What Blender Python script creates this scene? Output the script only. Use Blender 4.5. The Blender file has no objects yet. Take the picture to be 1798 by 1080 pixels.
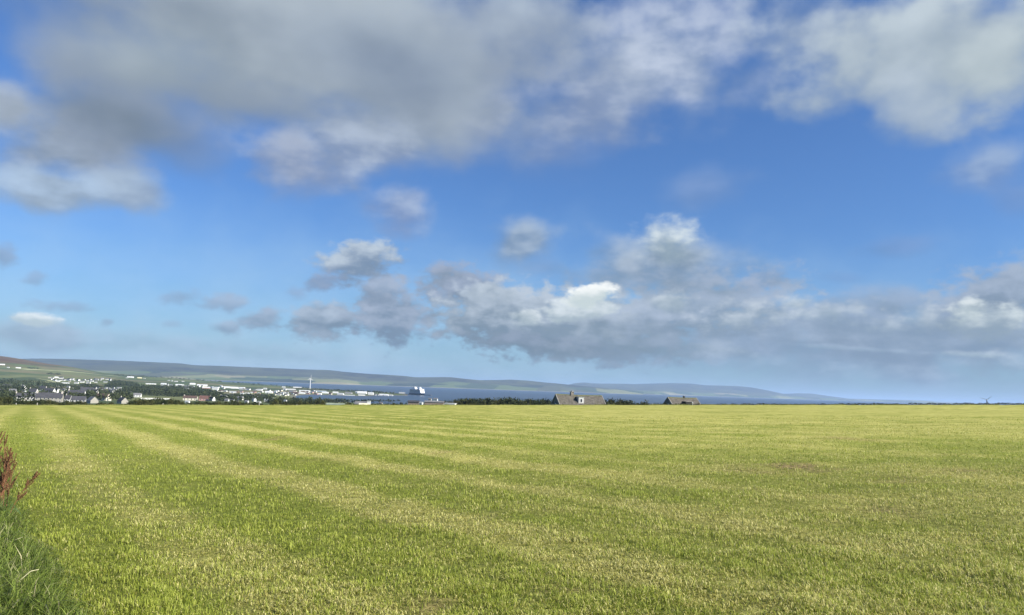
import bpy, math, random
import numpy as np
from mathutils import Vector, Matrix

scene = bpy.context.scene
COL = scene.collection
R = math.radians
random.seed(4)
rng = np.random.default_rng(7)

# ------------------------------------------------------------------ camera
F, CX, CY = 1308.0, 899.0, 540.0          # focal length and centre of the 1798 x 1080 frame
CAM_Z = 40.0
PITCH, ROLL = R(6.1), math.atan(0.036)
cam_data = bpy.data.cameras.new('camera')
cam = bpy.data.objects.new('camera', cam_data)
COL.objects.link(cam)
CAM_M = Matrix.Rotation(math.pi / 2 + PITCH, 4, 'X') @ Matrix.Rotation(ROLL, 4, 'Z')
cam.matrix_world = Matrix.Translation((0, 0, CAM_Z)) @ CAM_M
cam_data.sensor_fit = 'HORIZONTAL'
cam_data.sensor_width = 36.0
cam_data.lens = 36.0 * F / 1798.0
cam_data.clip_start = 0.1
cam_data.clip_end = 150000.0
scene.camera = cam

def ray(px, py):
    d = CAM_M @ Vector(((px - CX) / F, (CY - py) / F, -1.0))
    return d.normalized()
def at(px, py, Y):
    d = ray(px, py)
    return Vector((0, 0, CAM_Z)) + d * (Y / d.y)

# ------------------------------------------------------------------ light and exposure
SUN_AZ, SUN_EL = R(112), R(33)             # clockwise from the view direction (+Y)
sun_dir = Vector((math.sin(SUN_AZ) * math.cos(SUN_EL), math.cos(SUN_AZ) * math.cos(SUN_EL), math.sin(SUN_EL)))
sd = bpy.data.lights.new('sun', 'SUN')
sd.energy = 4.9
sd.angle = R(0.5)
sd.color = (1.0, 0.93, 0.82)
sun = bpy.data.objects.new('sun', sd)
COL.objects.link(sun)
sun.rotation_euler = (-sun_dir).to_track_quat('-Z', 'Y').to_euler()

scene.view_settings.view_transform = 'Standard'
scene.view_settings.look = 'None'
scene.view_settings.gamma = 1.0
scene.view_settings.exposure = 0.95
scene.view_settings.use_curve_mapping = False
scene.cycles.use_denoising = True
scene.cycles.max_bounces = 5
scene.cycles.diffuse_bounces = 2
scene.cycles.glossy_bounces = 2
scene.cycles.transmission_bounces = 3

# ------------------------------------------------------------------ colours
def s2l(c):
    return tuple((x / 255 / 12.92) if x / 255 <= 0.04045 else ((x / 255 + 0.055) / 1.055) ** 2.4 for x in c)
EXPO = 2 ** scene.view_settings.exposure

# ------------------------------------------------------------------ sky
world = bpy.data.worlds.new('World')
scene.world = world
world.use_nodes = True
wt = world.node_tree
wt.nodes.clear()
def N(tree, typ, **kw):
    n = tree.nodes.new(typ)
    for k, v in kw.items():
        setattr(n, k, v)
    return n
def M(tree, op, a, b=None, c=None, clamp=False):
    n = tree.nodes.new('ShaderNodeMath'); n.operation = op; n.use_clamp = clamp
    for i, v in enumerate((a, b, c)):
        if v is None: continue
        if isinstance(v, (int, float)): n.inputs[i].default_value = v
        else: tree.links.new(v, n.inputs[i])
    return n.outputs[0]
L = wt.links.new
out = N(wt, 'ShaderNodeOutputWorld')
bg = N(wt, 'ShaderNodeBackground')
bg.inputs['Strength'].default_value = 0.1
L(bg.outputs[0], out.inputs[0])
sky = N(wt, 'ShaderNodeTexSky')
sky.sky_type = 'NISHITA'
sky.sun_disc = False
sky.sun_elevation = SUN_EL
sky.sun_rotation = SUN_AZ
sky.altitude = 40
sky.air_density = 1.0
sky.dust_density = 0.9
sky.ozone_density = 2.2
tc = N(wt, 'ShaderNodeTexCoord')
sep = N(wt, 'ShaderNodeSeparateXYZ')
L(tc.outputs['Generated'], sep.inputs[0])
az = M(wt, 'MULTIPLY', M(wt, 'ARCTAN2', sep.outputs[0], sep.outputs[1]), 57.29578)
el = M(wt, 'MULTIPLY', M(wt, 'ARCSINE', sep.outputs[2]), 57.29578)
comb = N(wt, 'ShaderNodeCombineXYZ')
L(az, comb.inputs[0]); L(el, comb.inputs[1])
AE = comb.outputs[0]

def wnoise(scale, detail, rough, off, sx=1.0, sy=1.0, dist=0.0):
    mp = N(wt, 'ShaderNodeMapping')
    mp.inputs['Location'].default_value = off
    mp.inputs['Scale'].default_value = (sx, sy, 1)
    L(AE, mp.inputs[0])
    n = N(wt, 'ShaderNodeTexNoise')
    n.noise_dimensions = '2D'
    n.inputs['Scale'].default_value = scale
    n.inputs['Detail'].default_value = detail
    n.inputs['Roughness'].default_value = rough
    n.inputs['Distortion'].default_value = dist
    L(mp.outputs[0], n.inputs['Vector'])
    return n.outputs['Fac']
n_big = wnoise(0.11, 6, 0.5, (3, 11, 0), 1.0, 1.5)
n_mid = wnoise(0.24, 7, 0.45, (31, 7, 0), 1.0, 1.35)
n_fine = wnoise(0.62, 8, 0.57, (5, 17, 0), 1.0, 1.6)
n_shade = wnoise(0.42, 5, 0.5, (51, 3, 0), 0.8, 1.7, 0.0)
n_soft = wnoise(0.13, 3, 0.45, (9, 33, 0), 0.8, 1.4)

# one cloud: an elliptical billow in the sky (azimuth, elevation in degrees) torn by noise
g = bpy.data.node_groups.new('cloud_billow', 'ShaderNodeTree')
def sock(name, typ, out=False):
    g.interface.new_socket(name=name, in_out='OUTPUT' if out else 'INPUT', socket_type=typ)
for nm, ty in (('Sky', 'NodeSocketColor'), ('Vector', 'NodeSocketVector'), ('Location', 'NodeSocketVector'),
               ('Rotation', 'NodeSocketVector'), ('Scale', 'NodeSocketVector'), ('Soft', 'NodeSocketFloat'),
               ('Ragged', 'NodeSocketFloat'), ('Noise', 'NodeSocketFloat'), ('Shade', 'NodeSocketFloat'),
               ('Top', 'NodeSocketColor'), ('Base', 'NodeSocketColor'), ('Opacity', 'NodeSocketFloat')):
    sock(nm, ty)
sock('Sky', 'NodeSocketColor', True)
gi = N(g, 'NodeGroupInput'); go = N(g, 'NodeGroupOutput')
mp = N(g, 'ShaderNodeMapping'); mp.vector_type = 'TEXTURE'
GL = g.links.new
# the previous cloud's colour is added at no weight, so that the clouds are evaluated one after another
vm = N(g, 'ShaderNodeVectorMath'); vm.operation = 'MULTIPLY_ADD'
GL(gi.outputs['Sky'], vm.inputs[0]); vm.inputs[1].default_value = (1e-9, 1e-9, 1e-9); GL(gi.outputs['Vector'], vm.inputs[2])
GL(vm.outputs[0], mp.inputs['Vector'])
for a, b in (('Location', 'Location'), ('Rotation', 'Rotation'), ('Scale', 'Scale')):
    GL(gi.outputs[a], mp.inputs[b])
ln = N(g, 'ShaderNodeVectorMath'); ln.operation = 'LENGTH'
GL(mp.outputs[0], ln.inputs[0])
nz = M(g, 'MULTIPLY', M(g, 'SUBTRACT', gi.outputs['Noise'], 0.5), gi.outputs['Ragged'])
e = M(g, 'ADD', M(g, 'SUBTRACT', 1.0, ln.outputs['Value']), nz)
mr = N(g, 'ShaderNodeMapRange'); mr.interpolation_type = 'SMOOTHSTEP'
GL(e, mr.inputs[0]); mr.inputs[1].default_value = 0.0
GL(gi.outputs['Soft'], mr.inputs[2])
al = M(g, 'MULTIPLY', mr.outputs[0], gi.outputs['Opacity'], clamp=True)
sp = N(g, 'ShaderNodeSeparateXYZ'); GL(mp.outputs[0], sp.inputs[0])
lit = M(g, 'ADD', sp.outputs[1], M(g, 'MULTIPLY', M(g, 'SUBTRACT', gi.outputs['Shade'], 0.5), 2.4))
lit = M(g, 'ADD', lit, M(g, 'MULTIPLY', sp.outputs[0], 0.15))
lit = M(g, 'ADD', lit, M(g, 'MULTIPLY', M(g, 'SUBTRACT', gi.outputs['Noise'], 0.5), 1.5))
mr2 = N(g, 'ShaderNodeMapRange'); mr2.interpolation_type = 'SMOOTHSTEP'
GL(lit, mr2.inputs[0]); mr2.inputs[1].default_value = -0.75; mr2.inputs[2].default_value = 0.85
mc = N(g, 'ShaderNodeMix'); mc.data_type = 'RGBA'
GL(mr2.outputs[0], mc.inputs[0]); GL(gi.outputs['Base'], mc.inputs[6]); GL(gi.outputs['Top'], mc.inputs[7])
mo = N(g, 'ShaderNodeMix'); mo.data_type = 'RGBA'
GL(al, mo.inputs[0]); GL(gi.outputs['Sky'], mo.inputs[6]); GL(mc.outputs[2], mo.inputs[7])
GL(mo.outputs[2], go.inputs[0])

def azel(px, py):
    d = ray(px, py)
    return math.degrees(math.atan2(d.x, d.y)), math.degrees(math.asin(d.z))
SKY_STATE = [None]
def cloud(px, py, rx, ry, rot=0, soft=0.6, rag=1.6, op=1.0, top=(200, 210, 220), base=(130, 145, 172), noise=None, shade=None):
    a0, e0 = azel(px, py)
    ax, ex = azel(px + 20, py); ay, ey = azel(px, py - 20)
    kx = math.hypot(ax - a0, ex - e0) / 20
    ky = math.hypot(ay - a0, ey - e0) / 20
    n = wt.nodes.new('ShaderNodeGroup'); n.node_tree = g
    if SKY_STATE[0] is not None: L(SKY_STATE[0], n.inputs['Sky'])
    L(AE, n.inputs['Vector'])
    n.inputs['Location'].default_value = (a0, e0, 0)
    n.inputs['Rotation'].default_value = (0, 0, R(rot) - ROLL)
    n.inputs['Scale'].default_value = (rx * kx * (1 + 0.22 * soft), ry * ky * (1 + 0.22 * soft), 1)
    n.inputs['Soft'].default_value = soft
    n.inputs['Ragged'].default_value = rag * 0.85
    L(noise if noise is not None else n_mid, n.inputs['Noise'])
    L(shade if shade is not None else n_shade, n.inputs['Shade'])
    k = 1 / (0.1 * EXPO)
    lo = py > 400
    base = (base[0] - (3 if lo else 1), base[1] + (2 if lo else -1), base[2] - (8 if lo else 6)); top = (top[0] + (2 if lo else 5), top[1] + 5, top[2] + 2)
    n.inputs['Top'].default_value = (*[v * k for v in s2l(top)], 1)
    n.inputs['Base'].default_value = (*[v * k for v in s2l(base)], 1)
    n.inputs['Opacity'].default_value = op
    SKY_STATE[0] = n.outputs[0]

gam = N(wt, 'ShaderNodeGamma'); gam.inputs[1].default_value = SKY_GAMMA if 'SKY_GAMMA' in globals() else 1.0
L(sky.outputs[0], gam.inputs[0])
tint = N(wt, 'ShaderNodeMix'); tint.data_type = 'RGBA'; tint.blend_type = 'MULTIPLY'
tint.inputs[0].default_value = 1.0
L(gam.outputs[0], tint.inputs[6]); tint.inputs[7].default_value = (0.315, 0.485, 0.735, 1)
SKY_STATE[0] = tint.outputs[2]
# SKY CLOUDS (in the photograph's layout, far first)
# pale air low over the town
cloud(900, 690, 1900, 290, 0, 1.0, 0.5, 0.6, (172, 202, 230), (164, 196, 228), n_mid)
cloud(300, 640, 800, 80, 0, 1.0, 0.9, 0.7, (182, 204, 226), (176, 200, 226), n_mid)
cloud(1480, 636, 620, 60, 0, 0.9, 1.2, 0.8, (150, 170, 200), (132, 152, 186), n_mid)
cloud(330, 608, 420, 22, 0, 1.0, 1.4, 0.45, (168, 188, 215), (140, 162, 195), n_fine)
cloud(60, 590, 150, 32, 0, 0.7, 1.6, 0.75, (170, 186, 210), (142, 160, 190), n_mid)
cloud(66, 563, 52, 13, 0, 0.5, 1.5, 0.9, (235, 240, 246), (190, 202, 220), n_fine)
cloud(190, 566, 16, 8, 0, 0.8, 1.5, 0.55, (150, 165, 195), (140, 155, 190), n_fine)
cloud(110, 537, 60, 11, 0, 0.9, 2, 0.5, (150, 165, 195), (140, 155, 190), n_fine)
cloud(60, 490, 28, 14, 20, 0.9, 2, 0.5, (150, 165, 195), (140, 155, 190), n_fine)
cloud(2, 448, 34, 26, 0, 0.9, 1.6, 0.65, (150, 165, 195), (138, 152, 186), n_fine)
cloud(320, 522, 42, 14, 10, 0.9, 2, 0.6, (155, 172, 205), (140, 158, 195), n_fine)
cloud(400, 532, 46, 18, 6, 0.8, 1.8, 0.8, (165, 180, 208), (136, 152, 188), n_fine)
cloud(300, 570, 22, 9, 0, 0.9, 1.8, 0.4, (155, 170, 200), (145, 160, 195), n_fine)
cloud(400, 577, 30, 15, 0, 0.7, 1.7, 0.75, (168, 182, 208), (134, 150, 184), n_fine)
cloud(462, 562, 42, 22, 14, 0.7, 1.8, 0.85, (168, 180, 206), (132, 148, 180), n_fine)
cloud(520, 516, 26, 13, 0, 0.9, 1.8, 0.5, (150, 165, 198), (140, 155, 192), n_fine)
cloud(572, 562, 74, 38, 12, 0.5, 1.6, 0.95, (176, 188, 210), (124, 139, 170), n_fine)
cloud(690, 556, 84, 52, 0, 0.5, 1.7, 0.95, (170, 180, 204), (122, 137, 170), n_fine)
cloud(676, 508, 52, 28, 0, 0.6, 1.7, 0.9, (168, 178, 202), (134, 148, 182), n_fine)
cloud(628, 458, 84, 40, 18, 0.55, 1.5, 0.95, (192, 202, 218), (126, 142, 178), n_fine)
cloud(572, 492, 40, 20, 20, 0.7, 1.6, 0.8, (150, 164, 196), (128, 144, 184), n_fine)
cloud(708, 366, 60, 56, -10, 0.8, 1.8, 0.85, (168, 184, 214), (128, 150, 196), n_mid)
cloud(912, 420, 66, 46, 0, 0.8, 1.6, 0.9, (172, 186, 208), (124, 144, 184), n_mid)
cloud(960, 470, 50, 20, 0, 1.0, 1.6, 0.45, (140, 160, 200), (125, 146, 188), n_mid)
# the long bank over the sea
cloud(1000, 600, 240, 40, -2, 0.5, 1.5, 1.0, (160, 172, 196), (124, 140, 170), n_fine)
cloud(1330, 600, 330, 44, -2, 0.8, 1.6, 0.85, (158, 172, 200), (132, 149, 184), n_mid)
cloud(1640, 590, 330, 78, 0, 0.6, 1.5, 0.97, (160, 174, 200), (132, 148, 182), n_mid)
cloud(815, 505, 92, 46, 0, 0.55, 1.6, 0.97, (160, 170, 196), (132, 144, 174), n_fine)
cloud(900, 556, 150, 66, 0, 0.45, 1.5, 1.0, (188, 198, 216), (128, 143, 172), n_fine)
cloud(1060, 566, 170, 70, 0, 0.5, 1.5, 1.0, (186, 196, 214), (134, 148, 176), n_fine)
cloud(1230, 545, 190, 66, 10, 0.6, 1.6, 0.95, (172, 184, 208), (134, 149, 180), n_fine)
cloud(1420, 565, 190, 52, 0, 0.7, 1.7, 0.9, (166, 180, 206), (136, 151, 184), n_fine)
cloud(1340, 490, 60, 26, 25, 0.8, 1.8, 0.75, (156, 172, 204), (132, 150, 188), n_fine)
cloud(1560, 545, 150, 50, 0, 0.7, 1.6, 0.9, (158, 174, 204), (138, 154, 188), n_mid)
cloud(1745, 520, 150, 62, 20, 0.6, 1.5, 0.97, (164, 176, 200), (134, 148, 180), n_fine)
cloud(1735, 562, 84, 40, 0, 0.6, 1.5, 0.95, (208, 216, 224), (146, 160, 186), n_fine)
cloud(1175, 452, 165, 54, 0, 0.95, 1.3, 0.97, (176, 188, 208), (124, 141, 174), n_mid)
cloud(1215, 500, 190, 40, 0, 1.0, 1.4, 0.7, (160, 172, 198), (130, 146, 176), n_fine)
cloud(1060, 490, 90, 26, 0, 0.9, 1.6, 0.6, (156, 170, 198), (134, 150, 182), n_fine)
cloud(1176, 424, 62, 46, 0, 0.95, 1.3, 0.95, (214, 222, 230), (150, 165, 190), n_fine)
cloud(1020, 540, 74, 26, 12, 0.4, 1.3, 0.9, (226, 232, 240), (176, 187, 206), n_fine)
cloud(1036, 518, 50, 22, 14, 0.35, 1.2, 1.0, (250, 250, 252), (206, 214, 226), n_fine)
cloud(1300, 556, 90, 26, 8, 1.0, 2.6, 0.55, (214, 220, 230), (164, 176, 198), n_fine)
cloud(1450, 545, 80, 22, 4, 1.0, 2.8, 0.5, (204, 212, 224), (160, 174, 198), n_fine)
cloud(1600, 560, 80, 24, 10, 1.0, 2.8, 0.5, (204, 212, 224), (160, 174, 198), n_fine)
cloud(860, 512, 42, 20, 0, 0.5, 1.4, 0.6, (188, 198, 214), (150, 162, 188), n_fine)
cloud(925, 557, 34, 15, 0, 0.6, 1.6, 0.8, (220, 226, 234), (180, 190, 208), n_fine)
cloud(1000, 612, 60, 20, 0, 0.9, 1.6, 0.6, (206, 214, 226), (170, 182, 200), n_fine)
cloud(960, 606, 150, 22, -2, 0.5, 1.4, 0.85, (140, 152, 176), (118, 132, 158), n_fine)
cloud(1180, 612, 150, 20, -2, 0.6, 1.5, 0.7, (146, 160, 184), (126, 142, 168), n_fine)
cloud(1260, 610, 60, 16, 0, 0.9, 1.8, 0.5, (182, 194, 214), (160, 174, 200), n_fine)
cloud(1400, 528, 40, 14, 8, 0.7, 1.8, 0.7, (205, 212, 224), (170, 182, 202), n_fine)
cloud(1180, 530, 44, 18, 8, 0.7, 1.8, 0.7, (206, 214, 226), (168, 180, 202), n_fine)
cloud(1700, 545, 40, 22, 0, 0.6, 1.6, 0.8, (226, 231, 236), (180, 190, 206), n_fine)
cloud(1500, 612, 130, 5, -1, 0.9, 2.2, 0.3, (186, 204, 228), (170, 190, 216), n_fine)
cloud(1560, 655, 120, 20, 0, 0.9, 2.0, 0.5, (170, 186, 210), (138, 156, 188), n_fine)
cloud(1310, 640, 110, 20, 0, 0.9, 2.0, 0.45, (166, 184, 210), (140, 160, 194), n_fine)
cloud(1770, 640, 110, 26, 0, 0.9, 2.0, 0.6, (180, 192, 212), (140, 156, 186), n_fine)
cloud(1700, 622, 60, 7, -1, 0.9, 2.0, 0.4, (200, 212, 226), (180, 196, 214), n_fine)
cloud(1560, 436, 76, 22, 6, 1.0, 1.8, 0.5, (124, 150, 202), (112, 140, 194), n_mid)
cloud(1480, 488, 50, 12, 0, 1.0, 1.8, 0.3, (124, 150, 202), (112, 140, 194), n_mid)
cloud(1240, 326, 92, 44, 12, 1.0, 1.4, 0.55, (134, 160, 206), (118, 148, 200), n_mid)
cloud(1735, 292, 100, 44, 8, 0.9, 1.4, 0.75, (160, 180, 210), (124, 150, 198), n_mid)
cloud(1790, 340, 60, 40, 0, 1.0, 1.4, 0.5, (130, 156, 202), (118, 146, 196), n_mid)
# high, soft clouds near overhead
cloud(940, 250, 150, 70, 0, 1.2, 1.2, 0.6, (130, 154, 202), (110, 140, 196), n_big)
cloud(655, 245, 260, 80, 16, 0.8, 1.2, 0.97, (180, 194, 218), (132, 152, 192), n_mid)
cloud(512, 285, 84, 72, 0, 0.9, 1.4, 0.9, (160, 172, 198), (132, 150, 188), n_mid)
cloud(830, 190, 110, 95, 0, 0.8, 1.1, 0.92, (172, 184, 210), (138, 156, 194), n_mid)
cloud(1060, 165, 200, 105, 25, 0.8, 1.1, 0.95, (164, 178, 206), (128, 148, 190), n_mid)
cloud(1175, 95, 165, 140, 0, 0.9, 1.3, 0.95, (186, 198, 222), (150, 168, 202), n_mid)
cloud(1330, 140, 110, 55, 0, 1.1, 1.5, 0.6, (140, 160, 198), (124, 148, 192), n_mid)
cloud(1420, 50, 130, 90, 0, 0.9, 1.4, 0.9, (184, 198, 216), (150, 168, 198), n_mid)
cloud(1640, 80, 300, 150, 0, 0.7, 1.3, 1.0, (190, 203, 216), (160, 176, 196), n_mid, n_soft)
cloud(1610, 180, 110, 80, 10, 0.9, 1.3, 0.9, (178, 192, 210), (146, 166, 196), n_mid, n_soft)
cloud(1740, 110, 130, 90, 0, 0.9, 1.2, 0.8, (194, 206, 214), (176, 190, 202), n_mid, n_soft)
cloud(110, 245, 190, 120, 0, 0.9, 1.3, 0.95, (170, 184, 206), (140, 154, 176), n_mid)
cloud(110, 332, 190, 40, 6, 0.8, 1.6, 0.9, (176, 198, 226), (150, 168, 192), n_mid)
cloud(240, 330, 70, 40, 0, 0.9, 1.4, 0.9, (170, 190, 216), (146, 166, 198), n_mid)
cloud(30, 190, 110, 50, 0, 0.9, 1.4, 0.9, (182, 194, 212), (166, 178, 196), n_mid)
cloud(330, 262, 80, 60, 0, 1.1, 1.4, 0.7, (128, 152, 200), (112, 140, 192), n_mid)
cloud(150, 110, 150, 80, 0, 1.0, 1.1, 0.75, (152, 167, 190), (136, 150, 176), n_mid, n_soft)
cloud(180, 210, 190, 90, 0, 0.9, 1.0, 0.85, (150, 164, 186), (128, 142, 166), n_mid, n_soft)
cloud(430, 170, 340, 62, 0, 0.9, 1.1, 0.9, (160, 172, 190), (138, 152, 174), n_big, n_soft)
cloud(520, 50, 610, 215, -4, 0.7, 1.0, 1.0, (172, 184, 198), (142, 156, 176), n_big, n_soft)
cloud(230, 200, 190, 66, -14, 0.9, 1.1, 0.75, (134, 148, 170), (112, 128, 150), n_big, n_soft)
cloud(690, 120, 230, 90, -8, 1.0, 1.0, 0.7, (136, 152, 176), (124, 140, 170), n_big, n_soft)
cloud(290, 95, 170, 80, 10, 1.1, 1.0, 0.65, (170, 183, 195), (156, 170, 184), n_big, n_soft)
cloud(870, 40, 180, 95, 0, 0.9, 1.3, 0.85, (174, 188, 206), (146, 160, 184), n_mid, n_soft)
L(SKY_STATE[0], bg.inputs['Color'])
# ------------------------------------------------------------------ helpers
def tag(o, label=None, cat=None, group=None, kind=None):
    if label: o['label'] = label
    if cat: o['category'] = cat
    if group: o['group'] = group
    if kind: o['kind'] = kind
    return o
def mesh_obj(name, verts, faces, mats, parent=None, idx=None, smooth=False):
    me = bpy.data.meshes.new(name)
    me.from_pydata(verts, [], faces)
    for m in (mats if isinstance(mats, (list, tuple)) else [mats]): me.materials.append(m)
    if idx: me.polygons.foreach_set('material_index', idx)
    if smooth: me.polygons.foreach_set('use_smooth', [True] * len(me.polygons))
    me.update()
    o = bpy.data.objects.new(name, me)
    COL.objects.link(o)
    if parent: o.parent = parent
    return o
def np_mesh(name, V, faces, nper, mats, smooth=False, attrs=None):
    """V (n,3); faces flat index array; nper ints per face"""
    me = bpy.data.meshes.new(name)
    me.vertices.add(len(V)); me.vertices.foreach_set('co', np.ascontiguousarray(V, dtype=np.float32).ravel())
    me.loops.add(len(faces)); me.loops.foreach_set('vertex_index', faces.astype(np.int32))
    nf = len(nper)
    me.polygons.add(nf)
    st = np.zeros(nf, dtype=np.int32); st[1:] = np.cumsum(nper)[:-1]
    me.polygons.foreach_set('loop_start', st)
    me.polygons.foreach_set('loop_total', nper.astype(np.int32))
    if smooth: me.polygons.foreach_set('use_smooth', np.ones(nf, dtype=bool))
    for k, a in (attrs or {}).items():
        at_ = me.attributes.new(k, 'FLOAT', 'POINT')
        at_.data.foreach_set('value', a.astype(np.float32))
    me.update(calc_edges=True)
    for m in (mats if isinstance(mats, (list, tuple)) else [mats]): me.materials.append(m)
    o = bpy.data.objects.new(name, me)
    COL.objects.link(o)
    return o
def grid_faces(nu, nv):
    i = np.arange(nu - 1)[:, None] * nv + np.arange(nv - 1)[None, :]
    f = np.stack([i, i + nv, i + nv + 1, i + 1], -1).reshape(-1, 4)
    return f.ravel(), np.full(len(f), 4)

def hsh(ix, iy, s):
    n = (ix.astype(np.int64) * 374761393 + iy.astype(np.int64) * 668265263 + s * 1274126177) & 0xffffffff
    n = ((n ^ (n >> 13)) * 1274126177) & 0xffffffff
    return ((n ^ (n >> 16)) & 0xffff) / 65535.0
def vnoise(x, y, s=0):
    ix = np.floor(x); iy = np.floor(y); fx = x - ix; fy = y - iy
    fx = fx * fx * (3 - 2 * fx); fy = fy * fy * (3 - 2 * fy)
    a = hsh(ix, iy, s); b = hsh(ix + 1, iy, s); c = hsh(ix, iy + 1, s); d = hsh(ix + 1, iy + 1, s)
    return (a * (1 - fx) + b * fx) * (1 - fy) + (c * (1 - fx) + d * fx) * fy
def fbm(x, y, octv=4, s=0):
    t = 0; w = 0.5; tot = 0
    for k in range(octv):
        t = t + w * vnoise(x, y, s + k * 17); tot += w
        x = x * 2.03 + 13.1; y = y * 2.03 + 7.7; w *= 0.5
    return t / tot

def mat(name, col, rough=0.9, var=0.0, vscale=1.0, spec=0.3, bump=0.0, bscale=8.0, col2=None, dims='Object'):
    m = bpy.data.materials.new(name); m.use_nodes = True
    t = m.node_tree; b = t.nodes['Principled BSDF']
    b.inputs['Roughness'].default_value = rough
    b.inputs['Specular IOR Level'].default_value = spec
    c = (*col, 1)
    b.inputs['Base Color'].default_value = c
    if var or col2:
        tc_ = N(t, 'ShaderNodeTexCoord')
        n = N(t, 'ShaderNodeTexNoise'); n.inputs['Scale'].default_value = vscale; n.inputs['Detail'].default_value = 5
        t.links.new(tc_.outputs[dims], n.inputs['Vector'])
        r = N(t, 'ShaderNodeValToRGB')
        c2 = col2 or tuple(v * (1 - var) for v in col)
        r.color_ramp.elements[0].position = 0.32; r.color_ramp.elements[1].position = 0.68
        r.color_ramp.elements[0].color = (*c2, 1)
        r.color_ramp.elements[1].color = (*(tuple(min(1, v * (1 + var)) for v in col)), 1)
        t.links.new(n.outputs['Fac'], r.inputs[0]); t.links.new(r.outputs[0], b.inputs['Base Color'])
        if bump:
            bp = N(t, 'ShaderNodeBump'); bp.inputs['Strength'].default_value = bump
            n2 = N(t, 'ShaderNodeTexNoise'); n2.inputs['Scale'].default_value = bscale; n2.inputs['Detail'].default_value = 4
            t.links.new(tc_.outputs[dims], n2.inputs['Vector'])
            t.links.new(n2.outputs['Fac'], bp.inputs['Height']); t.links.new(bp.outputs[0], b.inputs['Normal'])
    return m
def mixc(t, fac, a, b):
    n = N(t, 'ShaderNodeMix'); n.data_type = 'RGBA'
    for s, v in ((n.inputs[0], fac), (n.inputs[6], a), (n.inputs[7], b)):
        if isinstance(v, (int, float)): s.default_value = v
        elif isinstance(v, tuple): s.default_value = (*v, 1)
        else: t.links.new(v, s)
    return n.outputs[2]
def tnoise(t, vec, scale, detail=4, rough=0.5, dim='3D'):
    n = N(t, 'ShaderNodeTexNoise'); n.noise_dimensions = dim
    n.inputs['Scale'].default_value = scale; n.inputs['Detail'].default_value = detail; n.inputs['Roughness'].default_value = rough
    t.links.new(vec, n.inputs['Vector'])
    return n.outputs['Fac']
def mrange(t, v, a, b, c=0.0, d=1.0, smooth=True):
    n = N(t, 'ShaderNodeMapRange')
    if smooth: n.interpolation_type = 'SMOOTHSTEP'
    t.links.new(v, n.inputs[0])
    for i, x in zip((1, 2, 3, 4), (a, b, c, d)): n.inputs[i].default_value = x
    return n.outputs[0]

# ------------------------------------------------------------------ sea
m_sea = bpy.data.materials.new('sea_water'); m_sea.use_nodes = True
t = m_sea.node_tree; b = t.nodes['Principled BSDF']
b.inputs['Roughness'].default_value = 0.32
b.inputs['Specular IOR Level'].default_value = 0.35
tcn = N(t, 'ShaderNodeTexCoord')
mpn = N(t, 'ShaderNodeMapping'); mpn.inputs['Scale'].default_value = (0.0006, 0.0025, 1); t.links.new(tcn.outputs['Object'], mpn.inputs[0])
nn = tnoise(t, mpn.outputs[0], 1.0, 4)
t.links.new(mixc(t, mrange(t, nn, 0.35, 0.65), (0.012, 0.024, 0.042), (0.020, 0.036, 0.060)), b.inputs['Base Color'])
bp = N(t, 'ShaderNodeBump'); bp.inputs['Strength'].default_value = 0.5; bp.inputs['Distance'].default_value = 1.0
mp2 = N(t, 'ShaderNodeMapping'); mp2.inputs['Scale'].default_value = (0.05, 0.12, 1); t.links.new(tcn.outputs['Object'], mp2.inputs[0])
t.links.new(tnoise(t, mp2.outputs[0], 1.0, 5), bp.inputs['Height']); t.links.new(bp.outputs[0], b.inputs['Normal'])
SEA_R = 70000.0
ring = [0, 1500, 3000, 6000, 12000, 25000, 45000, SEA_R]
V = []; Fc = []; K = 96
for r_ in ring[1:]:
    for k in range(K):
        a = 2 * math.pi * k / K; V.append((r_ * math.cos(a), r_ * math.sin(a), 0))
V.append((0, 0, 0))
for k in range(K): Fc.append((len(V) - 1, k, (k + 1) % K))
for j in range(len(ring) - 2):
    for k in range(K): Fc.append((j * K + k, (j + 1) * K + k, (j + 1) * K + (k + 1) % K, j * K + (k + 1) % K))
sea = mesh_obj('sea', V, Fc, m_sea); tag(sea, kind='structure', label='deep blue sea of the bay between the town and the far islands')

# ------------------------------------------------------------------ mown field
FIELD_Y = 150.0
def field_z(x, y):
    y = np.asarray(y, dtype=float); x = np.asarray(x, dtype=float)
    z = CAM_Z - 1.6 + 0.036 * x - 0.0133 * y
    z = z + (fbm(x * 0.35, y * 0.35, 3, 5) - 0.5) * 0.10 + (fbm(x * 0.05, y * 0.05, 2, 9) - 0.5) * 0.25 * np.clip((y - 8) / 30, 0, 1) * np.clip((150 - y) / 40, 0.15, 1)
    z = z + (fbm(x * 1.3, y * 1.3, 3, 15) - 0.5) * 0.09
    return z
def field_pt(px, py):
    d = ray(px, py)
    s = 1.6 / (-(d.z) + 0.036 * d.x - 0.0133 * d.y)
    return d.x * s, d.y * s
SPACING = 2.9
def row_off(x, y):
    # distance across the mowing rows, which swing round a little near the gate corner
    n0 = x * 0.844 + y * 0.537
    along = -x * 0.537 + y * 0.844
    return n0 - 0.010 * np.clip(22 - along, 0, 60) ** 2 * 0.35
PATCH = []
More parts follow.
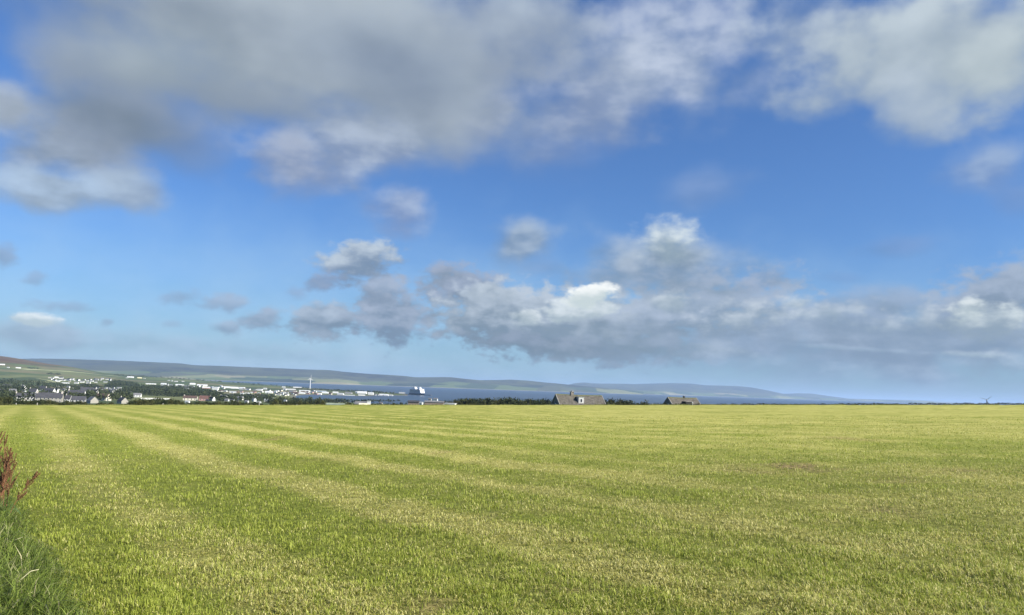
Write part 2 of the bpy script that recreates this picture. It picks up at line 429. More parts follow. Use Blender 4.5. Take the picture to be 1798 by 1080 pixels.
for (px, py, rx, ry, w) in [(1402, 822, 62, 7, 2.2), (1330, 826, 60, 8, .6), (1568, 842, 50, 7, .6), (1565, 897, 45, 10, .8), (1560, 845, 40, 6, .5),
                            (1700, 828, 130, 6, .5), (560, 812, 40, 6, .4), (770, 795, 20, 4, .7), (1480, 770, 60, 4, .5), (860, 910, 30, 10, .35),
                            (1000, 1040, 80, 14, .5), (760, 1065, 60, 16, .7), (190, 1070, 90, 16, .6), (480, 770, 18, 4, .7), (640, 826, 24, 4, .5)]:
    x0, y0 = field_pt(px, py); x1, _ = field_pt(px + rx, py); _, y1 = field_pt(px, py - ry)
    PATCH.append((x0, y0, abs(x1 - x0), abs(y1 - y0), w))
def straw(x, y):
    """fraction of dry cut straw lying on the grass, 0..1; and bare/brown amount"""
    o = row_off(x, y) + (fbm(x * 0.3, y * 0.3, 3, 31) - 0.5) * 0.8
    ph = (o - 1.1) / SPACING
    k = np.floor(ph + 0.5)
    tri = np.abs(ph - k) * 2                       # 0 on the swath centre, 1 between
    wid = 0.34 + 0.25 * (hsh(k, k * 0, 3) - 0.5)
    band = np.clip((wid + 0.20 - tri) / 0.32, 0, 1)
    band = band * band * (3 - 2 * band) * (0.65 + 0.5 * hsh(k, k * 0, 8)) * (0.88 + 0.12 * np.clip((y - 6) / 12, 0, 1)) * (1 + np.clip((26 - y) / 14, 0, 1) * (np.clip(0.8 + 1.2 * (fbm(x * 0.8, y * 0.8, 3, 81) - 0.35), 0.5, 1.15) - 1))
    right = np.clip((x + 0.18 * y + 0.3) / (5 + .22 * y), 0, 1)   # rows blur towards the right
    n1 = fbm(x * 0.42, y * 0.42, 4, 41); n2 = fbm(x * 1.7, y * 1.7, 3, 51); n3 = fbm(x * 0.12, y * 0.12, 3, 61)
    # thin raked lines running nearly across the view
    rk = fbm(x * 0.10 + 3, (y + 0.05 * x) * 1.1, 4, 71)
    s = band * (1.0 - 0.85 * right * np.clip(1.4 - y / 60, 0.25, 1)) + right * (0.42 + 0.9 * (rk - 0.5) + 0.5 * (n3 - 0.5))
    s = s + (n1 - 0.5) * 0.9 + (n2 - 0.5) * 0.7 - 0.0
    br = np.zeros_like(s)
    for (a, c, ra, rc, w) in PATCH:
        q = np.sqrt(((x - a) / ra) ** 2 + ((y - c) / rc) ** 2)
        br = np.maximum(br, np.clip(1.35 - q, 0, 1) * w * np.clip(0.5 + 2.6 * (n2 - 0.36), 0, 1.4))
    return np.clip(s, 0, 1), np.clip(br, 0, 1)

def sinhsp(a, n, k): 
    u = np.linspace(-1, 1, n); return a * np.sinh(k * u) / math.sinh(k)
xs = sinhsp(330, 360, 4.5)
ys = np.concatenate([np.linspace(-12, 3, 12)[:-1], 3 + (FIELD_Y - 3) * (np.linspace(0, 1, 330) ** 1.7)])
YY, XX = np.meshgrid(ys, xs)
x_, y_ = XX.ravel(), YY.ravel()
z_ = field_z(x_, y_)
s_, b_ = straw(x_, y_)
m_field = bpy.data.materials.new('mown_grass_ground'); m_field.use_nodes = True
GREEN_A, GREEN_B = (0.105, 0.170, 0.020), (0.150, 0.225, 0.036)
STRAW_A, STRAW_B = (0.300, 0.290, 0.100), (0.420, 0.375, 0.165)
t = m_field.node_tree; b = t.nodes['Principled BSDF']; b.inputs['Roughness'].default_value = 0.95; b.inputs['Specular IOR Level'].default_value = 0.1
tcn = N(t, 'ShaderNodeTexCoord'); pos = tcn.outputs['Object']
at1 = N(t, 'ShaderNodeAttribute'); at1.attribute_name = 'straw'
at2 = N(t, 'ShaderNodeAttribute'); at2.attribute_name = 'bare'
nA = tnoise(t, pos, 9.0, 6, 0.65); nB = tnoise(t, pos, 2.2, 5, 0.6); nC = tnoise(t, pos, 0.25, 4)
gr = mixc(t, mrange(t, nA, .35, .65), (0.150, 0.185, 0.022), (0.262, 0.292, 0.050))
st = mixc(t, mrange(t, nA, .35, .65), (0.325, 0.308, 0.066), (0.510, 0.475, 0.155))
f1 = M(t, 'ADD', at1.outputs['Fac'], M(t, 'MULTIPLY', M(t, 'SUBTRACT', nB, 0.5), 1.1), clamp=True)
gm = mixc(t, f1, gr, st)
gm = mixc(t, M(t, 'MULTIPLY', mrange(t, nC, .35, .7), 0.25), gm, (0.23, 0.24, 0.055))
gm = mixc(t, M(t, 'MULTIPLY', at2.outputs['Fac'], 0.8), gm, mixc(t, mrange(t, nA, .4, .62), (0.09, 0.060, 0.025), (0.42, 0.30, 0.14)))
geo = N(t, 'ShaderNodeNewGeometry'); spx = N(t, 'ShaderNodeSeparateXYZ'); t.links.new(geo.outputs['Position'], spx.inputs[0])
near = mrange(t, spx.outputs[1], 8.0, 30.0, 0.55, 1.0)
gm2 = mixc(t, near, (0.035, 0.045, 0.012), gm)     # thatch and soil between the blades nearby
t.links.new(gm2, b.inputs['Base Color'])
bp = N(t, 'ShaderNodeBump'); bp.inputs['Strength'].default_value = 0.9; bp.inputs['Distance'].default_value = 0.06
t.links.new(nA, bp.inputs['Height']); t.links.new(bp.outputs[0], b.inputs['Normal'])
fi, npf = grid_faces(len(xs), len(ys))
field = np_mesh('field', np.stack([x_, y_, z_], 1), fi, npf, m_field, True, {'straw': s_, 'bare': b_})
tag(field, kind='structure', label='mown green field with pale straw rows')

# ------------------------------------------------------------------ land behind the field: heights by sight line and distance
def yh(x): return 648.0 + 0.036 * x
TX = [-400, 0, 100, 200, 300, 420, 500, 560, 640, 700, 760, 830, 970, 1200, 1800, 2300]
TR = [148, 162, 185, 240, 300, 400, 550, 700, 1000, 1300, 1550, 1800, 2200, 2500, 2900, 3400, 4200, 4700, 5400]
_e = lambda x: 40 - (713.2 - yh(x)) * 148 / F
TZ = []
low = [None] * len(TX)
prof = {
 -400: [29, 27, 24, 18, 13, 10, 6, 8, 8, 10, 22, 36, 60, 95, 140, 160, 120],
 0:    [30, 27, 24.5, 19, 12, 8.4, 5, 3.6, 2.6, 2.2, 5.5, 12, 25, 48, 98, 121, 90],
 100:  [30.5, 28, 25.5, 20, 14, 10.6, 5, 2.4, 1.8, 1.8, 5, 9, 15, 31, 67, 78, 50],
 200:  [31, 28.5, 26, 21, 16, 12.3, 6, 2.6, 2, 2, 3.6, 6, 10, 17, 31, 35, 20],
 300:  [31.5, 29, 26.5, 22, 17, 13.5, 7, 2.8, 1.8, 1.8, 1.8, 3, 6, 11, 20, 21, 8],
 420:  [32, 29, 26.5, 22, 18, 14.5, 8, 3.5, 2, 1.8, 1.5, 1.5, 2, 4, 9, 6, -4],
 500:  [32.5, 30, 27, 23, 19, 15, 8, 3.5, 1.2, 1.0, 1.2, 1.5, 1.5, 2.5, 1, -3, -5],
 560:  [33, 30, 27.5, 23, 19, 15, 8, 3.5, -2, -2, 1.0, 1.5, 1.5, 1.5, -3, -4, -5],
 640:  [33, 30.5, 27.5, 23, 19, 15, 8, 3, -3, -3, 0.8, 1.4, 1.5, -3, -4, -4, -5],
 700:  [33.2, 31, 28, 24, 19, 15, 8, 3, -3, -3, -3, 1.0, 0.8, -3, -4, -4, -5],
 760:  [33.6, 31.5, 28.5, 25, 20, 15, 8, 3, -3, -3, -3, -3, -3, -4, -4, -4, -5],
 830:  [34, 32, 29.5, 26, 21, 16, 9, 2, -3, -4, -4, -4, -4, -4, -4, -4, -5],
 970:  [34.5, 32.5, 30, 26, 21, 16, 9, 2, -3, -4, -4, -4, -4, -4, -4, -4, -5],
 1200: [35.5, 33, 31, 28, 24, 19, 9, 2, -3, -4, -4, -4, -4, -4, -4, -4, -5],
 1800: [37.6, 36.5, 35, 32, 26, 20, 10, 2, -3, -4, -4, -4, -4, -4, -4, -4, -5],
 2300: [39, 37, 35, 32, 26, 20, 10, 2, -3, -4, -4, -4, -4, -4, -4, -4, -5]}
for x in TX:
    e0 = _e(x)
    TZ.append([e0 - 0.35, e0 - 0.9] + prof[x])
TZ = np.array(TZ, dtype=float)
TXa = np.array(TX, dtype=float); LR = np.log(np.array(TR, dtype=float))
def land_z(X, Y, rough=True):
    X = np.atleast_1d(np.asarray(X, dtype=float)); Y = np.atleast_1d(np.asarray(Y, dtype=float))
    c = CX + X / Y * F - 5.4                              # sight-line column
    cu = np.interp(c, TXa, np.arange(len(TXa))); ru = np.interp(np.log(Y), LR, np.arange(len(LR)))
    def sm(u, n):
        i = np.clip(np.floor(u).astype(int), 0, n - 2); f = u - i
        return i, f
    i, fi_ = sm(cu, len(TXa)); j, fj = sm(ru, len(LR))
    fi_ = fi_ * fi_ * (3 - 2 * fi_) * .5 + fi_ * .5
    z = (TZ[i, j] * (1 - fi_) + TZ[i + 1, j] * fi_) * (1 - fj) + (TZ[i, j + 1] * (1 - fi_) + TZ[i + 1, j + 1] * fi_) * fj
    if rough:
        amp = np.clip((Y - 400) / 1000, 0.0, 1.0) * np.clip(z / 14, 0.03, 1.0)
        z = z + (fbm(X / 300, Y / 300, 4, 91) - 0.5) * 7 * amp
    return z
def lz(x, y): return float(land_z(x, y)[0])
def hit(px, py, y0=200.0):
    d = ray(px, py); Y = y0
    while Y < 5600:
        p = Vector((0, 0, CAM_Z)) + d * (Y / d.y)
        if p.z <= lz(p.x, p.y): return p
        Y *= 1.006
    return None

ucol = np.concatenate([np.linspace(-380, 1000, 330), np.linspace(1010, 2280, 90)])
rr = np.exp(np.linspace(math.log(148.5), math.log(5400), 260))
CC, RR = np.meshgrid(ucol, rr, indexing='ij')
Xl = (CC + 5.4 - CX) / F * RR; Yl = RR
Zl = land_z(Xl.ravel(), Yl.ravel())
m_land = bpy.data.materials.new('pasture_and_moor'); m_land.use_nodes = True
t = m_land.node_tree; b = t.nodes['Principled BSDF']; b.inputs['Roughness'].default_value = 0.95; b.inputs['Specular IOR Level'].default_value = 0.1
geo = N(t, 'ShaderNodeNewGeometry'); P_ = geo.outputs['Position']
spx = N(t, 'ShaderNodeSeparateXYZ'); t.links.new(P_, spx.inputs[0])
def fields_color(t, P_, sx, sy, rot, ramp, seed=0.0):
    mp_ = N(t, 'ShaderNodeMapping'); mp_.inputs['Scale'].default_value = (sx, sy, 0.0); mp_.inputs['Rotation'].default_value = (0, 0, rot); mp_.inputs['Location'].default_value = (seed, seed, 0)
    t.links.new(P_, mp_.inputs[0])
    v = N(t, 'ShaderNodeTexVoronoi'); v.voronoi_dimensions = '2D'; v.distance = 'CHEBYCHEV'; v.inputs['Scale'].default_value = 1.0; v.inputs['Randomness'].default_value = 0.8
    t.links.new(mp_.outputs[0], v.inputs['Vector'])
    s = N(t, 'ShaderNodeSeparateColor'); t.links.new(v.outputs['Color'], s.inputs[0])
    r = N(t, 'ShaderNodeValToRGB'); r.color_ramp.interpolation = 'CONSTANT'
    while len(r.color_ramp.elements) < len(ramp): r.color_ramp.elements.new(0.5)
    for e_, (p, c) in zip(r.color_ramp.elements, ramp): e_.position = p; e_.color = (*c, 1)
    t.links.new(s.outputs[0], r.inputs[0])
    return r.outputs[0]
past = fields_color(t, P_, 1 / 210, 1 / 330, 0.35, [(0, (0.075, 0.105, 0.035)), (.2, (0.11, 0.14, 0.045)), (.42, (0.060, 0.085, 0.034)), (.6, (0.15, 0.165, 0.065)), (.74, (0.09, 0.105, 0.04)), (.86, (0.17, 0.155, 0.075))])
nn = tnoise(t, P_, 0.004, 6, 0.6); nf = tnoise(t, P_, 0.02, 5, 0.6)
past = mixc(t, M(t, 'MULTIPLY', mrange(t, nf, .35, .7), 0.45), past, (0.055, 0.065, 0.03))
moor = mixc(t, mrange(t, nn, .35, .65), (0.085, 0.045, 0.022), (0.130, 0.095, 0.040))
hz = M(t, 'ADD', spx.outputs[2], M(t, 'MULTIPLY', M(t, 'SUBTRACT', nn, 0.5), 70))
lc = mixc(t, mrange(t, hz, 52, 76), past, moor)
shore = mrange(t, spx.outputs[2], 0.1, 0.9)
lc = mixc(t, shore, (0.16, 0.15, 0.12), lc)
t.links.new(lc, b.inputs['Base Color'])
fi, npf = grid_faces(len(ucol), len(rr))
land = np_mesh('land', np.stack([Xl.ravel(), Yl.ravel(), Zl], 1), fi, npf, m_land, True)
tag(land, kind='structure', label='sloping pasture and brown moor behind the mown field')

# ------------------------------------------------------------------ far hills across the bay
m_hill = bpy.data.materials.new('far_hill'); m_hill.use_nodes = True
t = m_hill.node_tree; b = t.nodes['Principled BSDF']; b.inputs['Roughness'].default_value = 1.0; b.inputs['Specular IOR Level'].default_value = 0.05
geo = N(t, 'ShaderNodeNewGeometry'); P_ = geo.outputs['Position']
spx = N(t, 'ShaderNodeSeparateXYZ'); t.links.new(P_, spx.inputs[0])
nn = tnoise(t, P_, 0.0011, 6, 0.6)
past = fields_color(t, P_, 1 / 420, 1 / 900, 0.2, [(0, (0.05, 0.07, 0.03)), (.25, (0.10, 0.13, 0.045)), (.45, (0.032, 0.042, 0.022)), (.62, (0.18, 0.19, 0.08)), (.75, (0.08, 0.085, 0.045)), (.88, (0.24, 0.22, 0.12))], 3.3)
n9 = tnoise(t, P_, 0.004, 6, 0.65)
moor = mixc(t, mrange(t, nn, .4, .62), (0.022, 0.020, 0.014), (0.062, 0.064, 0.030))
moor = mixc(t, M(t, 'MULTIPLY', mrange(t, n9, .45, .6), .6), moor, (0.085, 0.09, 0.04))
hz = M(t, 'ADD', spx.outputs[2], M(t, 'MULTIPLY', M(t, 'SUBTRACT', nn, 0.5), 190))
lc = mixc(t, mrange(t, hz, 48, 80), past, moor)
lc = mixc(t, mrange(t, spx.outputs[2], 1.5, 5), (0.28, 0.26, 0.2), lc)
t.links.new(lc, b.inputs['Base Color'])
def hill(name, label, sky_pts, base_d, crest_d, seed, back=0.6):
    """ridge seen at the given pixels; shore at base_d, crest at crest_d (metres)"""
    px = np.linspace(sky_pts[0][0], sky_pts[-1][0], 260)
    py = np.interp(px, [p[0] for p in sky_pts], [p[1] for p in sky_pts])
    k_ = np.array([1, 2, 3, 2, 1]) / 9.0
    py = np.convolve(np.pad(py, 2, mode='edge'), k_, mode='valid')
    nr = 26
    V = np.zeros((len(px), nr, 3))
    for i, (a, c) in enumerate(zip(px, py)):
        d = ray(a, c)
        top = CAM_Z + d.z / d.y * crest_d
        bz_a = np.interp(a, [p[0] for p in sky_pts], [p[2] for p in sky_pts]) if len(sky_pts[0]) > 2 else base_d
        rl = np.concatenate([np.linspace(0, 1, 18), 1 + np.linspace(0, 1, 9)[1:] * back])
        dist = bz_a + (crest_d - bz_a) * rl
        u = np.clip(rl, 0, 1)
        prf = np.where(rl <= 1, 0.62 * u ** 0.8 + 0.38 * u ** 2.2, 1 - ((rl - 1) / back) ** 1.6)
        zz = np.where(rl <= 1, max(top, 1) * prf, max(top, 1) * prf)
        X = d.x / d.y * dist
        n = (fbm(X / 1500 + seed, dist / 1500, 4, seed) - 0.5) * 0.34 * max(top, 1) * np.clip(np.minimum(u * 3, (1 - u) * 3), 0, 1)
        zz = zz + n - 2.0 * (rl < 0.001) - 3.0 * (rl > 0.99 + back)
        V[i, :, 0] = X; V[i, :, 1] = dist; V[i, :, 2] = zz
    fi, npf = grid_faces(len(px), nr)
    o = np_mesh(name, V.reshape(-1, 3), fi, npf, m_hill, True)
    return tag(o, kind='structure', label=label)
hill('hills', 'faint low hills on the far right horizon', [(1330, 695, 19000), (1375, 691.6, 19000), (1400, 690.6, 19000), (1425, 691, 19000), (1455, 695.5, 19000), (1490, 700, 19000), (1540, 701.6, 19000), (1600, 702.6, 19000), (1625, 703.6, 19000), (1650, 706, 19000), (1700, 708.4, 19000), (1740, 709.9, 19000)], 19000, 21500, 4)
hill('hills', 'hazy blue island ridge across the sound', [(940, 682, 12500), (980, 677, 12500), (1000, 675, 12500), (1012, 672.6, 12500), (1026, 671.6, 12500), (1042, 673.3, 12500), (1090, 673.8, 12500), (1115, 674.4, 13000), (1150, 673.4, 13000), (1180, 672.8, 14000), (1214, 673.6, 14500), (1236, 676.4, 15000), (1290, 677.6, 15500), (1318, 680, 16000), (1345, 685, 16500), (1368, 690, 17000), (1390, 694.5, 17500), (1425, 697.6, 18000), (1480, 701.2, 18000), (1500, 702.8, 18000)], 13500, 18300, 14)
hill('hills', 'green and brown headland in the middle of the bay', [(700, 678.5, 10000), (760, 673, 10000), (800, 669.6, 10000), (828, 667.6, 10000), (870, 667.4, 10000), (898, 666.6, 10000), (925, 668.2, 10000), (955, 671.4, 10000), (985, 674, 10000), (1010, 676.6, 10500), (1045, 680, 10500), (1090, 684.2, 11000), (1130, 688, 11500)], 10000, 11800, 24)
hill('hills', 'long heather ridge across the water beyond the town', [(-260, 640, 7500), (-60, 633, 7500), (60, 629.6, 7500), (110, 630.2, 7500), (160, 631.6, 7500), (220, 633.8, 7500), (280, 636.4, 7500), (318, 638, 7500), (340, 641.4, 7500), (380, 642.2, 7500), (430, 644.4, 8000), (490, 646.6, 8500), (540, 649, 8500), (575, 649.6, 8500), (605, 653, 8500), (640, 656, 9000), (680, 658.2, 9000), (712, 660.2, 9000), (728, 662.6, 9300), (760, 662.4, 9300), (790, 662, 9500), (812, 664.8, 9600), (840, 667.4, 9700), (880, 671, 9800), (930, 678, 9900)], 8500, 11200, 34)
# ------------------------------------------------------------------ placing things on the land by sight line
CMT = np.array(CAM_M.to_3x3().transposed())
def project(P):
    P = np.asarray(P, dtype=float).reshape(-1, 3) - np.array([0, 0, CAM_Z])
    c = P @ CMT.T
    return CX + F * c[:, 0] / -c[:, 2], CY - F * c[:, 1] / -c[:, 2]
_hx, _hy = project(np.stack([Xl.ravel(), Yl.ravel(), Zl], 1))
HX = _hx.reshape(Xl.shape); HY = _hy.reshape(Xl.shape)
def ground_at(px, py, y0=200.0, ymax=5300):
    """first point of the land seen at this pixel beyond y0"""
    j0 = int(np.searchsorted(rr, y0))
    i = int(np.argmin(np.abs(HX[:, min(j0 + 60, len(rr) - 1)] - px)))
    col = HY[i, j0:]
    k = np.nonzero(col <= py)[0]
    j = (k[0] if len(k) else int(np.argmin(col))) + j0
    Y = float(min(rr[j], ymax))
    if j > 0 and HY[i, j - 1] != HY[i, j]:
        f = (HY[i, j - 1] - py) / (HY[i, j - 1] - HY[i, j])
        if 0 <= f <= 1: Y = float(rr[j - 1] + f * (rr[j] - rr[j - 1]))
    p = at(px, py, Y)
    return Vector((p.x, p.y, lz(p.x, p.y)))
def stand(px, Y):
    p = at(px, 700, Y)
    return Vector((p.x, p.y, lz(p.x, p.y)))
ORD = ['first', 'second', 'third', 'fourth', 'fifth', 'sixth', 'seventh', 'eighth', 'ninth', 'tenth', 'eleventh', 'twelfth', 'thirteenth', 'fourteenth', 'fifteenth', 'sixteenth', 'seventeenth', 'eighteenth', 'nineteenth', 'twentieth', 'twenty-first', 'twenty-second', 'twenty-third', 'twenty-fourth', 'twenty-fifth', 'twenty-sixth', 'twenty-seventh', 'twenty-eighth', 'twenty-ninth', 'thirtieth']
def label_row(items, place):
    """items: [(px, object, description)] - an ordinal from the left singles each one out"""
    items = sorted(items, key=lambda q: q[0])
    for k, (px, o, d) in enumerate(items):
        o['label'] = f"{d}, {ORD[k]} from left {place}"

class MB:
    def __init__(s): s.v = []; s.f = []; s.m = []
    def box(s, x0, x1, y0, y1, z0, z1, m=0):
        n = len(s.v); s.v += [(x, y, z) for z in (z0, z1) for x, y in ((x0, y0), (x1, y0), (x1, y1), (x0, y1))]
        s.f += [tuple(n + i for i in q) for q in ((0, 3, 2, 1), (4, 5, 6, 7), (0, 1, 5, 4), (1, 2, 6, 5), (2, 3, 7, 6), (3, 0, 4, 7))]; s.m += [m] * 6
        return s
    def poly_prism(s, pts, axis, a0, a1, m=0):
        """pts 2-D outline; extruded along axis 'x' (pts are y,z), 'y' (pts are x,z) or 'z' (pts are x,y)"""
        n = len(s.v); k = len(pts)
        for a in (a0, a1):
            for (p, q) in pts:
                s.v.append((a, p, q) if axis == 'x' else (p, a, q) if axis == 'y' else (p, q, a))
        s.f.append(tuple(n + i for i in range(k))); s.f.append(tuple(n + k + i for i in reversed(range(k))))
        for i in range(k): s.f.append((n + i, n + k + i, n + k + (i + 1) % k, n + (i + 1) % k))
        s.m += [m] * (k + 2)
        return s
    def tube(s, p0, p1, r0, r1, k=8, m=0):
        p0 = Vector(p0); p1 = Vector(p1); d = (p1 - p0).normalized()
        a = d.orthogonal().normalized(); b_ = d.cross(a); n = len(s.v)
        for p, r_ in ((p0, r0), (p1, r1)):
            for i in range(k):
                t_ = 2 * math.pi * i / k; s.v.append(tuple(p + a * math.cos(t_) * r_ + b_ * math.sin(t_) * r_))
        for i in range(k): s.f.append((n + i, n + (i + 1) % k, n + k + (i + 1) % k, n + k + i)); s.m.append(m)
        s.f.append(tuple(n + i for i in reversed(range(k)))); s.f.append(tuple(n + k + i for i in range(k))); s.m += [m, m]
        return s
    def build(s, name, mats, parent=None):
        o = mesh_obj(name, s.v, s.f, mats, parent, s.m)
        import bmesh
        bm = bmesh.new(); bm.from_mesh(o.data); bmesh.ops.recalc_face_normals(bm, faces=bm.faces); bm.to_mesh(o.data); bm.free()
        return o
def empty(name, loc, rz=0.0):
    o = bpy.data.objects.new(name, None); COL.objects.link(o); o.location = loc; o.rotation_euler = (0, 0, rz); o.empty_display_size = 1
    return o

WALL = {k: mat('wall_' + k, c, 0.85, 0.10, 0.8) for k, c in dict(white=(.70, .70, .67), cream=(.66, .62, .50), grey=(.42, .42, .40), beige=(.30, .285, .24), brown=(.25, .20, .16), blue=(.22, .33, .42), dark=(.12, .12, .12), pink=(.50, .30, .26), pale=(.60, .62, .60), yellow=(.62, .55, .30)).items()}
ROOF = {k: mat('roof_' + k, c, 0.8, 0.18, 0.7) for k, c in dict(slate=(.055, .055, .062), grey=(.16, .16, .165), brown=(.085, .055, .045), red=(.13, .070, .058), white=(.60, .61, .61), pale=(.36, .38, .38), blue=(.16, .26, .36), green=(.20, .24, .18), cream=(.72, .68, .46)).items()}
m_glass = mat('window_glass', (.03, .035, .045), 0.15, spec=0.6)
m_trim = mat('white_trim', (.78, .78, .75), 0.6)
m_chim = mat('chimney_render', (.50, .46, .40), 0.9, 0.15, 2.0)
m_dark = mat('dark_opening', (.03, .03, .03), 0.8)

def house(name, cat, px, py, wpx, wall_px, roof_px, rel=-12.0, asp=0.5, wall='white', roof='slate', chim=0, win=0, rows=1, door=False, Y=None, group=None, y0=480.0, label=None):
    p = stand(px, Y) if Y else ground_at(px, py, y0)
    azr = math.atan2(p.x, p.y)
    s = p.y / F                                  # metres per pixel
    f_ = math.radians(rel)
    Wd = wpx * s * math.cos(azr)
    Ln = Wd / (abs(math.cos(f_)) + asp * abs(math.sin(f_))); W = Ln * asp
    H = wall_px * s; Rf = max(roof_px * s, 0.3)
    if Y:                                        # hidden foot: raise the eaves to the seen height
        H = max(at(px, py, Y).z - p.z, 0) + wall_px * s
    root = empty(name, (p.x, p.y, p.z), f_ - azr)
    tag(root, label, cat, group)
    a, c = Ln / 2, W / 2
    MB().poly_prism([(-c, -1.5), (c, -1.5), (c, H), (0, H + Rf), (-c, H)], 'x', -a, a).build('wall', WALL[wall], root)
    th = max(0.18, 0.05 * Rf); ov = 0.25; e = ov * Rf / c
    r = MB()
    for sg in (-1, 1):
        pts = [(sg * (c + ov), H - e + 0.02), (0, H + Rf + 0.02), (0, H + Rf + th + 0.02), (sg * (c + ov), H - e + th + 0.02)]
        r.poly_prism(pts, 'x', -a - 0.2, a + 0.2)
    ro = r.build('roof', ROOF[roof], root)
    for k in range(chim):
        x = (-a + 0.9, a - 0.9, 0)[k]; cw = max(0.45, 0.06 * Ln) / 2
        MB().box(x - cw, x + cw, -cw, cw, H + Rf * 0.7, H + Rf + max(1.1, 0.35 * Rf)).box(x - cw * .4, x + cw * .4, -cw * .4, cw * .4, H + Rf + max(1.1, .35 * Rf), H + Rf + max(1.1, .35 * Rf) + .4).build('chimney', m_chim, ro)
    if win:
        ww, wh = min(1.3, Ln / win * 0.42), min(1.35, H / rows * 0.5)
        for rw in range(rows):
            for k in range(win):
                x = -a + Ln * (k + 0.5) / win; z = H * (rw + 0.5) / rows + 0.1
                if door and rw == 0 and k == win // 2:
                    MB().box(x - .5, x + .5, -c - .06, -c + .02, 0, 2.05).build('door', WALL['brown'], root)
                    continue
                fr = MB().box(x - ww / 2 - .09, x + ww / 2 + .09, -c - .07, -c + .02, z - wh / 2 - .09, z + wh / 2 + .09).build('window', m_trim, root)
                MB().box(x - ww / 2, x + ww / 2, -c - .09, -c - .03, z - wh / 2, z + wh / 2).build('pane', m_glass, fr)
    return root

# ------------------------------------------------------------------ the nearer houses, each with its own look
NG = 'houses at the near edge of the town'
H_ = [
 (43, 703, 36, 6.5, 6, -10, .33, 'white', 'slate', 1, 6, 2, True, 'long white terrace with dark roof, nearest the left edge of the photo'),
 (86, 706, 50, 8, 8, -12, .30, 'beige', 'slate', 2, 7, 2, True, 'longest grey-beige terrace with dark slate roof above the field edge'),
 (119, 706, 13, 6, 6, -25, .6, 'white', 'slate', 1, 2, 2, False, 'narrow pale house end just right of the long beige terrace'),
 (138, 706, 26, 4, 6, -8, .4, 'grey', 'slate', 0, 4, 1, False, 'low dull grey house under a dark roof beside trees'),
 (134, 696, 33, 3.5, 7, -18, .35, 'white', 'slate', 1, 5, 1, False, 'long low white house with bright right gable above the grey house'),
 (87, 692, 22, 3.5, 7, -40, .5, 'white', 'slate', 1, 2, 1, False, 'white house with bright pointed gable behind the longest terrace'),
 (99, 692, 9, 3.5, 6, -62, .6, 'white', 'slate', 0, 1, 1, False, 'small white gable-end house right behind the longest terrace'),
 (58, 692, 18, 3.5, 6, -35, .5, 'white', 'slate', 1, 2, 1, False, 'white house with lit gable behind the left terrace roof'),
 (75, 686, 16, 3, 5, -40, .5, 'white', 'slate', 0, 2, 1, False, 'white house with pointed gable above the two nearer gables'),
 (40, 685, 14, 3, 4.5, -55, .6, 'white', 'slate', 1, 1, 1, False, 'small white gable standing alone among dark trees at left'),
 (22, 689, 14, 2, 4, -20, .4, 'grey', 'grey', 0, 2, 1, False, 'small house with pale sloping grey roof near left edge'),
 (4, 690.5, 14, 3, 4, -15, .4, 'white', 'slate', 0, 2, 1, False, 'white cottage cut by the left edge of the photo'),
 (12, 681, 15, 2, 4, -15, .4, 'grey', 'slate', 0, 2, 1, False, 'dim grey house on the dark slope at far left'),
 (162, 708, 21, 5, 6.4, -72, .62, 'beige', 'grey', 0, 1, 1, False, 'grey-beige gable-fronted house just behind the field hedge'),
 (180, 703.5, 30, 5, 7, -42, .5, 'cream', 'brown', 1, 3, 1, False, 'cream house with large brown roof and tall lit gable'),
 (215, 708.5, 20, 4.4, 6, -68, .6, 'beige', 'slate', 1, 1, 1, False, 'stone-coloured gabled house with dark roof left of the shrubs'),
 (197, 691, 10, 3, 4, -60, .7, 'white', 'grey', 0, 1, 1, False, 'small brilliant white house above the brown-roofed house'),
 (168, 691, 12, 3.5, 4, -50, .6, 'white', 'slate', 0, 1, 1, False, 'white house with slanted gable left of the brilliant white one'),
 (153, 688, 24, 3, 4.5, -10, .35, 'grey', 'slate', 0, 4, 1, False, 'long grey house with dark roof behind the cream house'),
 (241, 697.5, 15, 4, 3, -14, .4, 'white', 'grey', 0, 3, 1, False, 'white flat-looking block at the left end of a pale wall'),
 (334, 703, 26, 4, 4, -12, .4, 'cream', 'brown', 1, 4, 1, False, 'long cream bungalow above the hedge trees'),
 (359, 703.5, 20, 4, 4.5, -15, .45, 'pink', 'red', 0, 3, 1, False, 'house with dull red roof beside the cream bungalow'),
 (372, 704, 12, 3.5, 4, -50, .6, 'white', 'slate', 1, 1, 1, False, 'white house with bright gable right of the red roof'),
 (329, 707, 9, 1.8, 1.6, -30, .6, 'white', 'pale', 0, 1, 1, False, 'tiny white shed below the cream bungalow'),
 (392, 700, 16, 2.5, 3.5, -40, .5, 'white', 'grey', 1, 1, 1, False, 'white gabled house above the hedge trees, left of centre gap'),
 (398, 704.5, 9, 2, 2.5, -30, .5, 'pale', 'grey', 0, 1, 1, False, 'little pale house below the white gabled house'),
 (421, 702, 15, 2.5, 3.5, -38, .5, 'white', 'grey', 0, 2, 1, False, 'white house with grey roof and low wide gable over trees'),
 (433, 708, 8, 3, 2, -35, .6, 'white', 'grey', 0, 1, 1, False, 'small white cube-like house low among the hedge trees'),
 (446, 705, 8, 4, 2, -60, .7, 'pale', 'grey', 0, 1, 1, False, 'pale narrow house standing up between dark trees'),
 (469, 705, 11, 2.5, 1.8, -20, .5, 'white', 'pale', 0, 2, 1, False, 'white shed-roofed house left of the round dark trees'),
 (476, 702.5, 9, 2.5, 1.2, -20, .5, 'white', 'white', 0, 2, 1, False, 'bright white box-shaped house touching the dark trees'),
 (501, 708, 8, 3, 3, -55, .7, 'pale', 'pale', 0, 1, 1, False, 'single pale gable between two dark trees near the bay'),
]
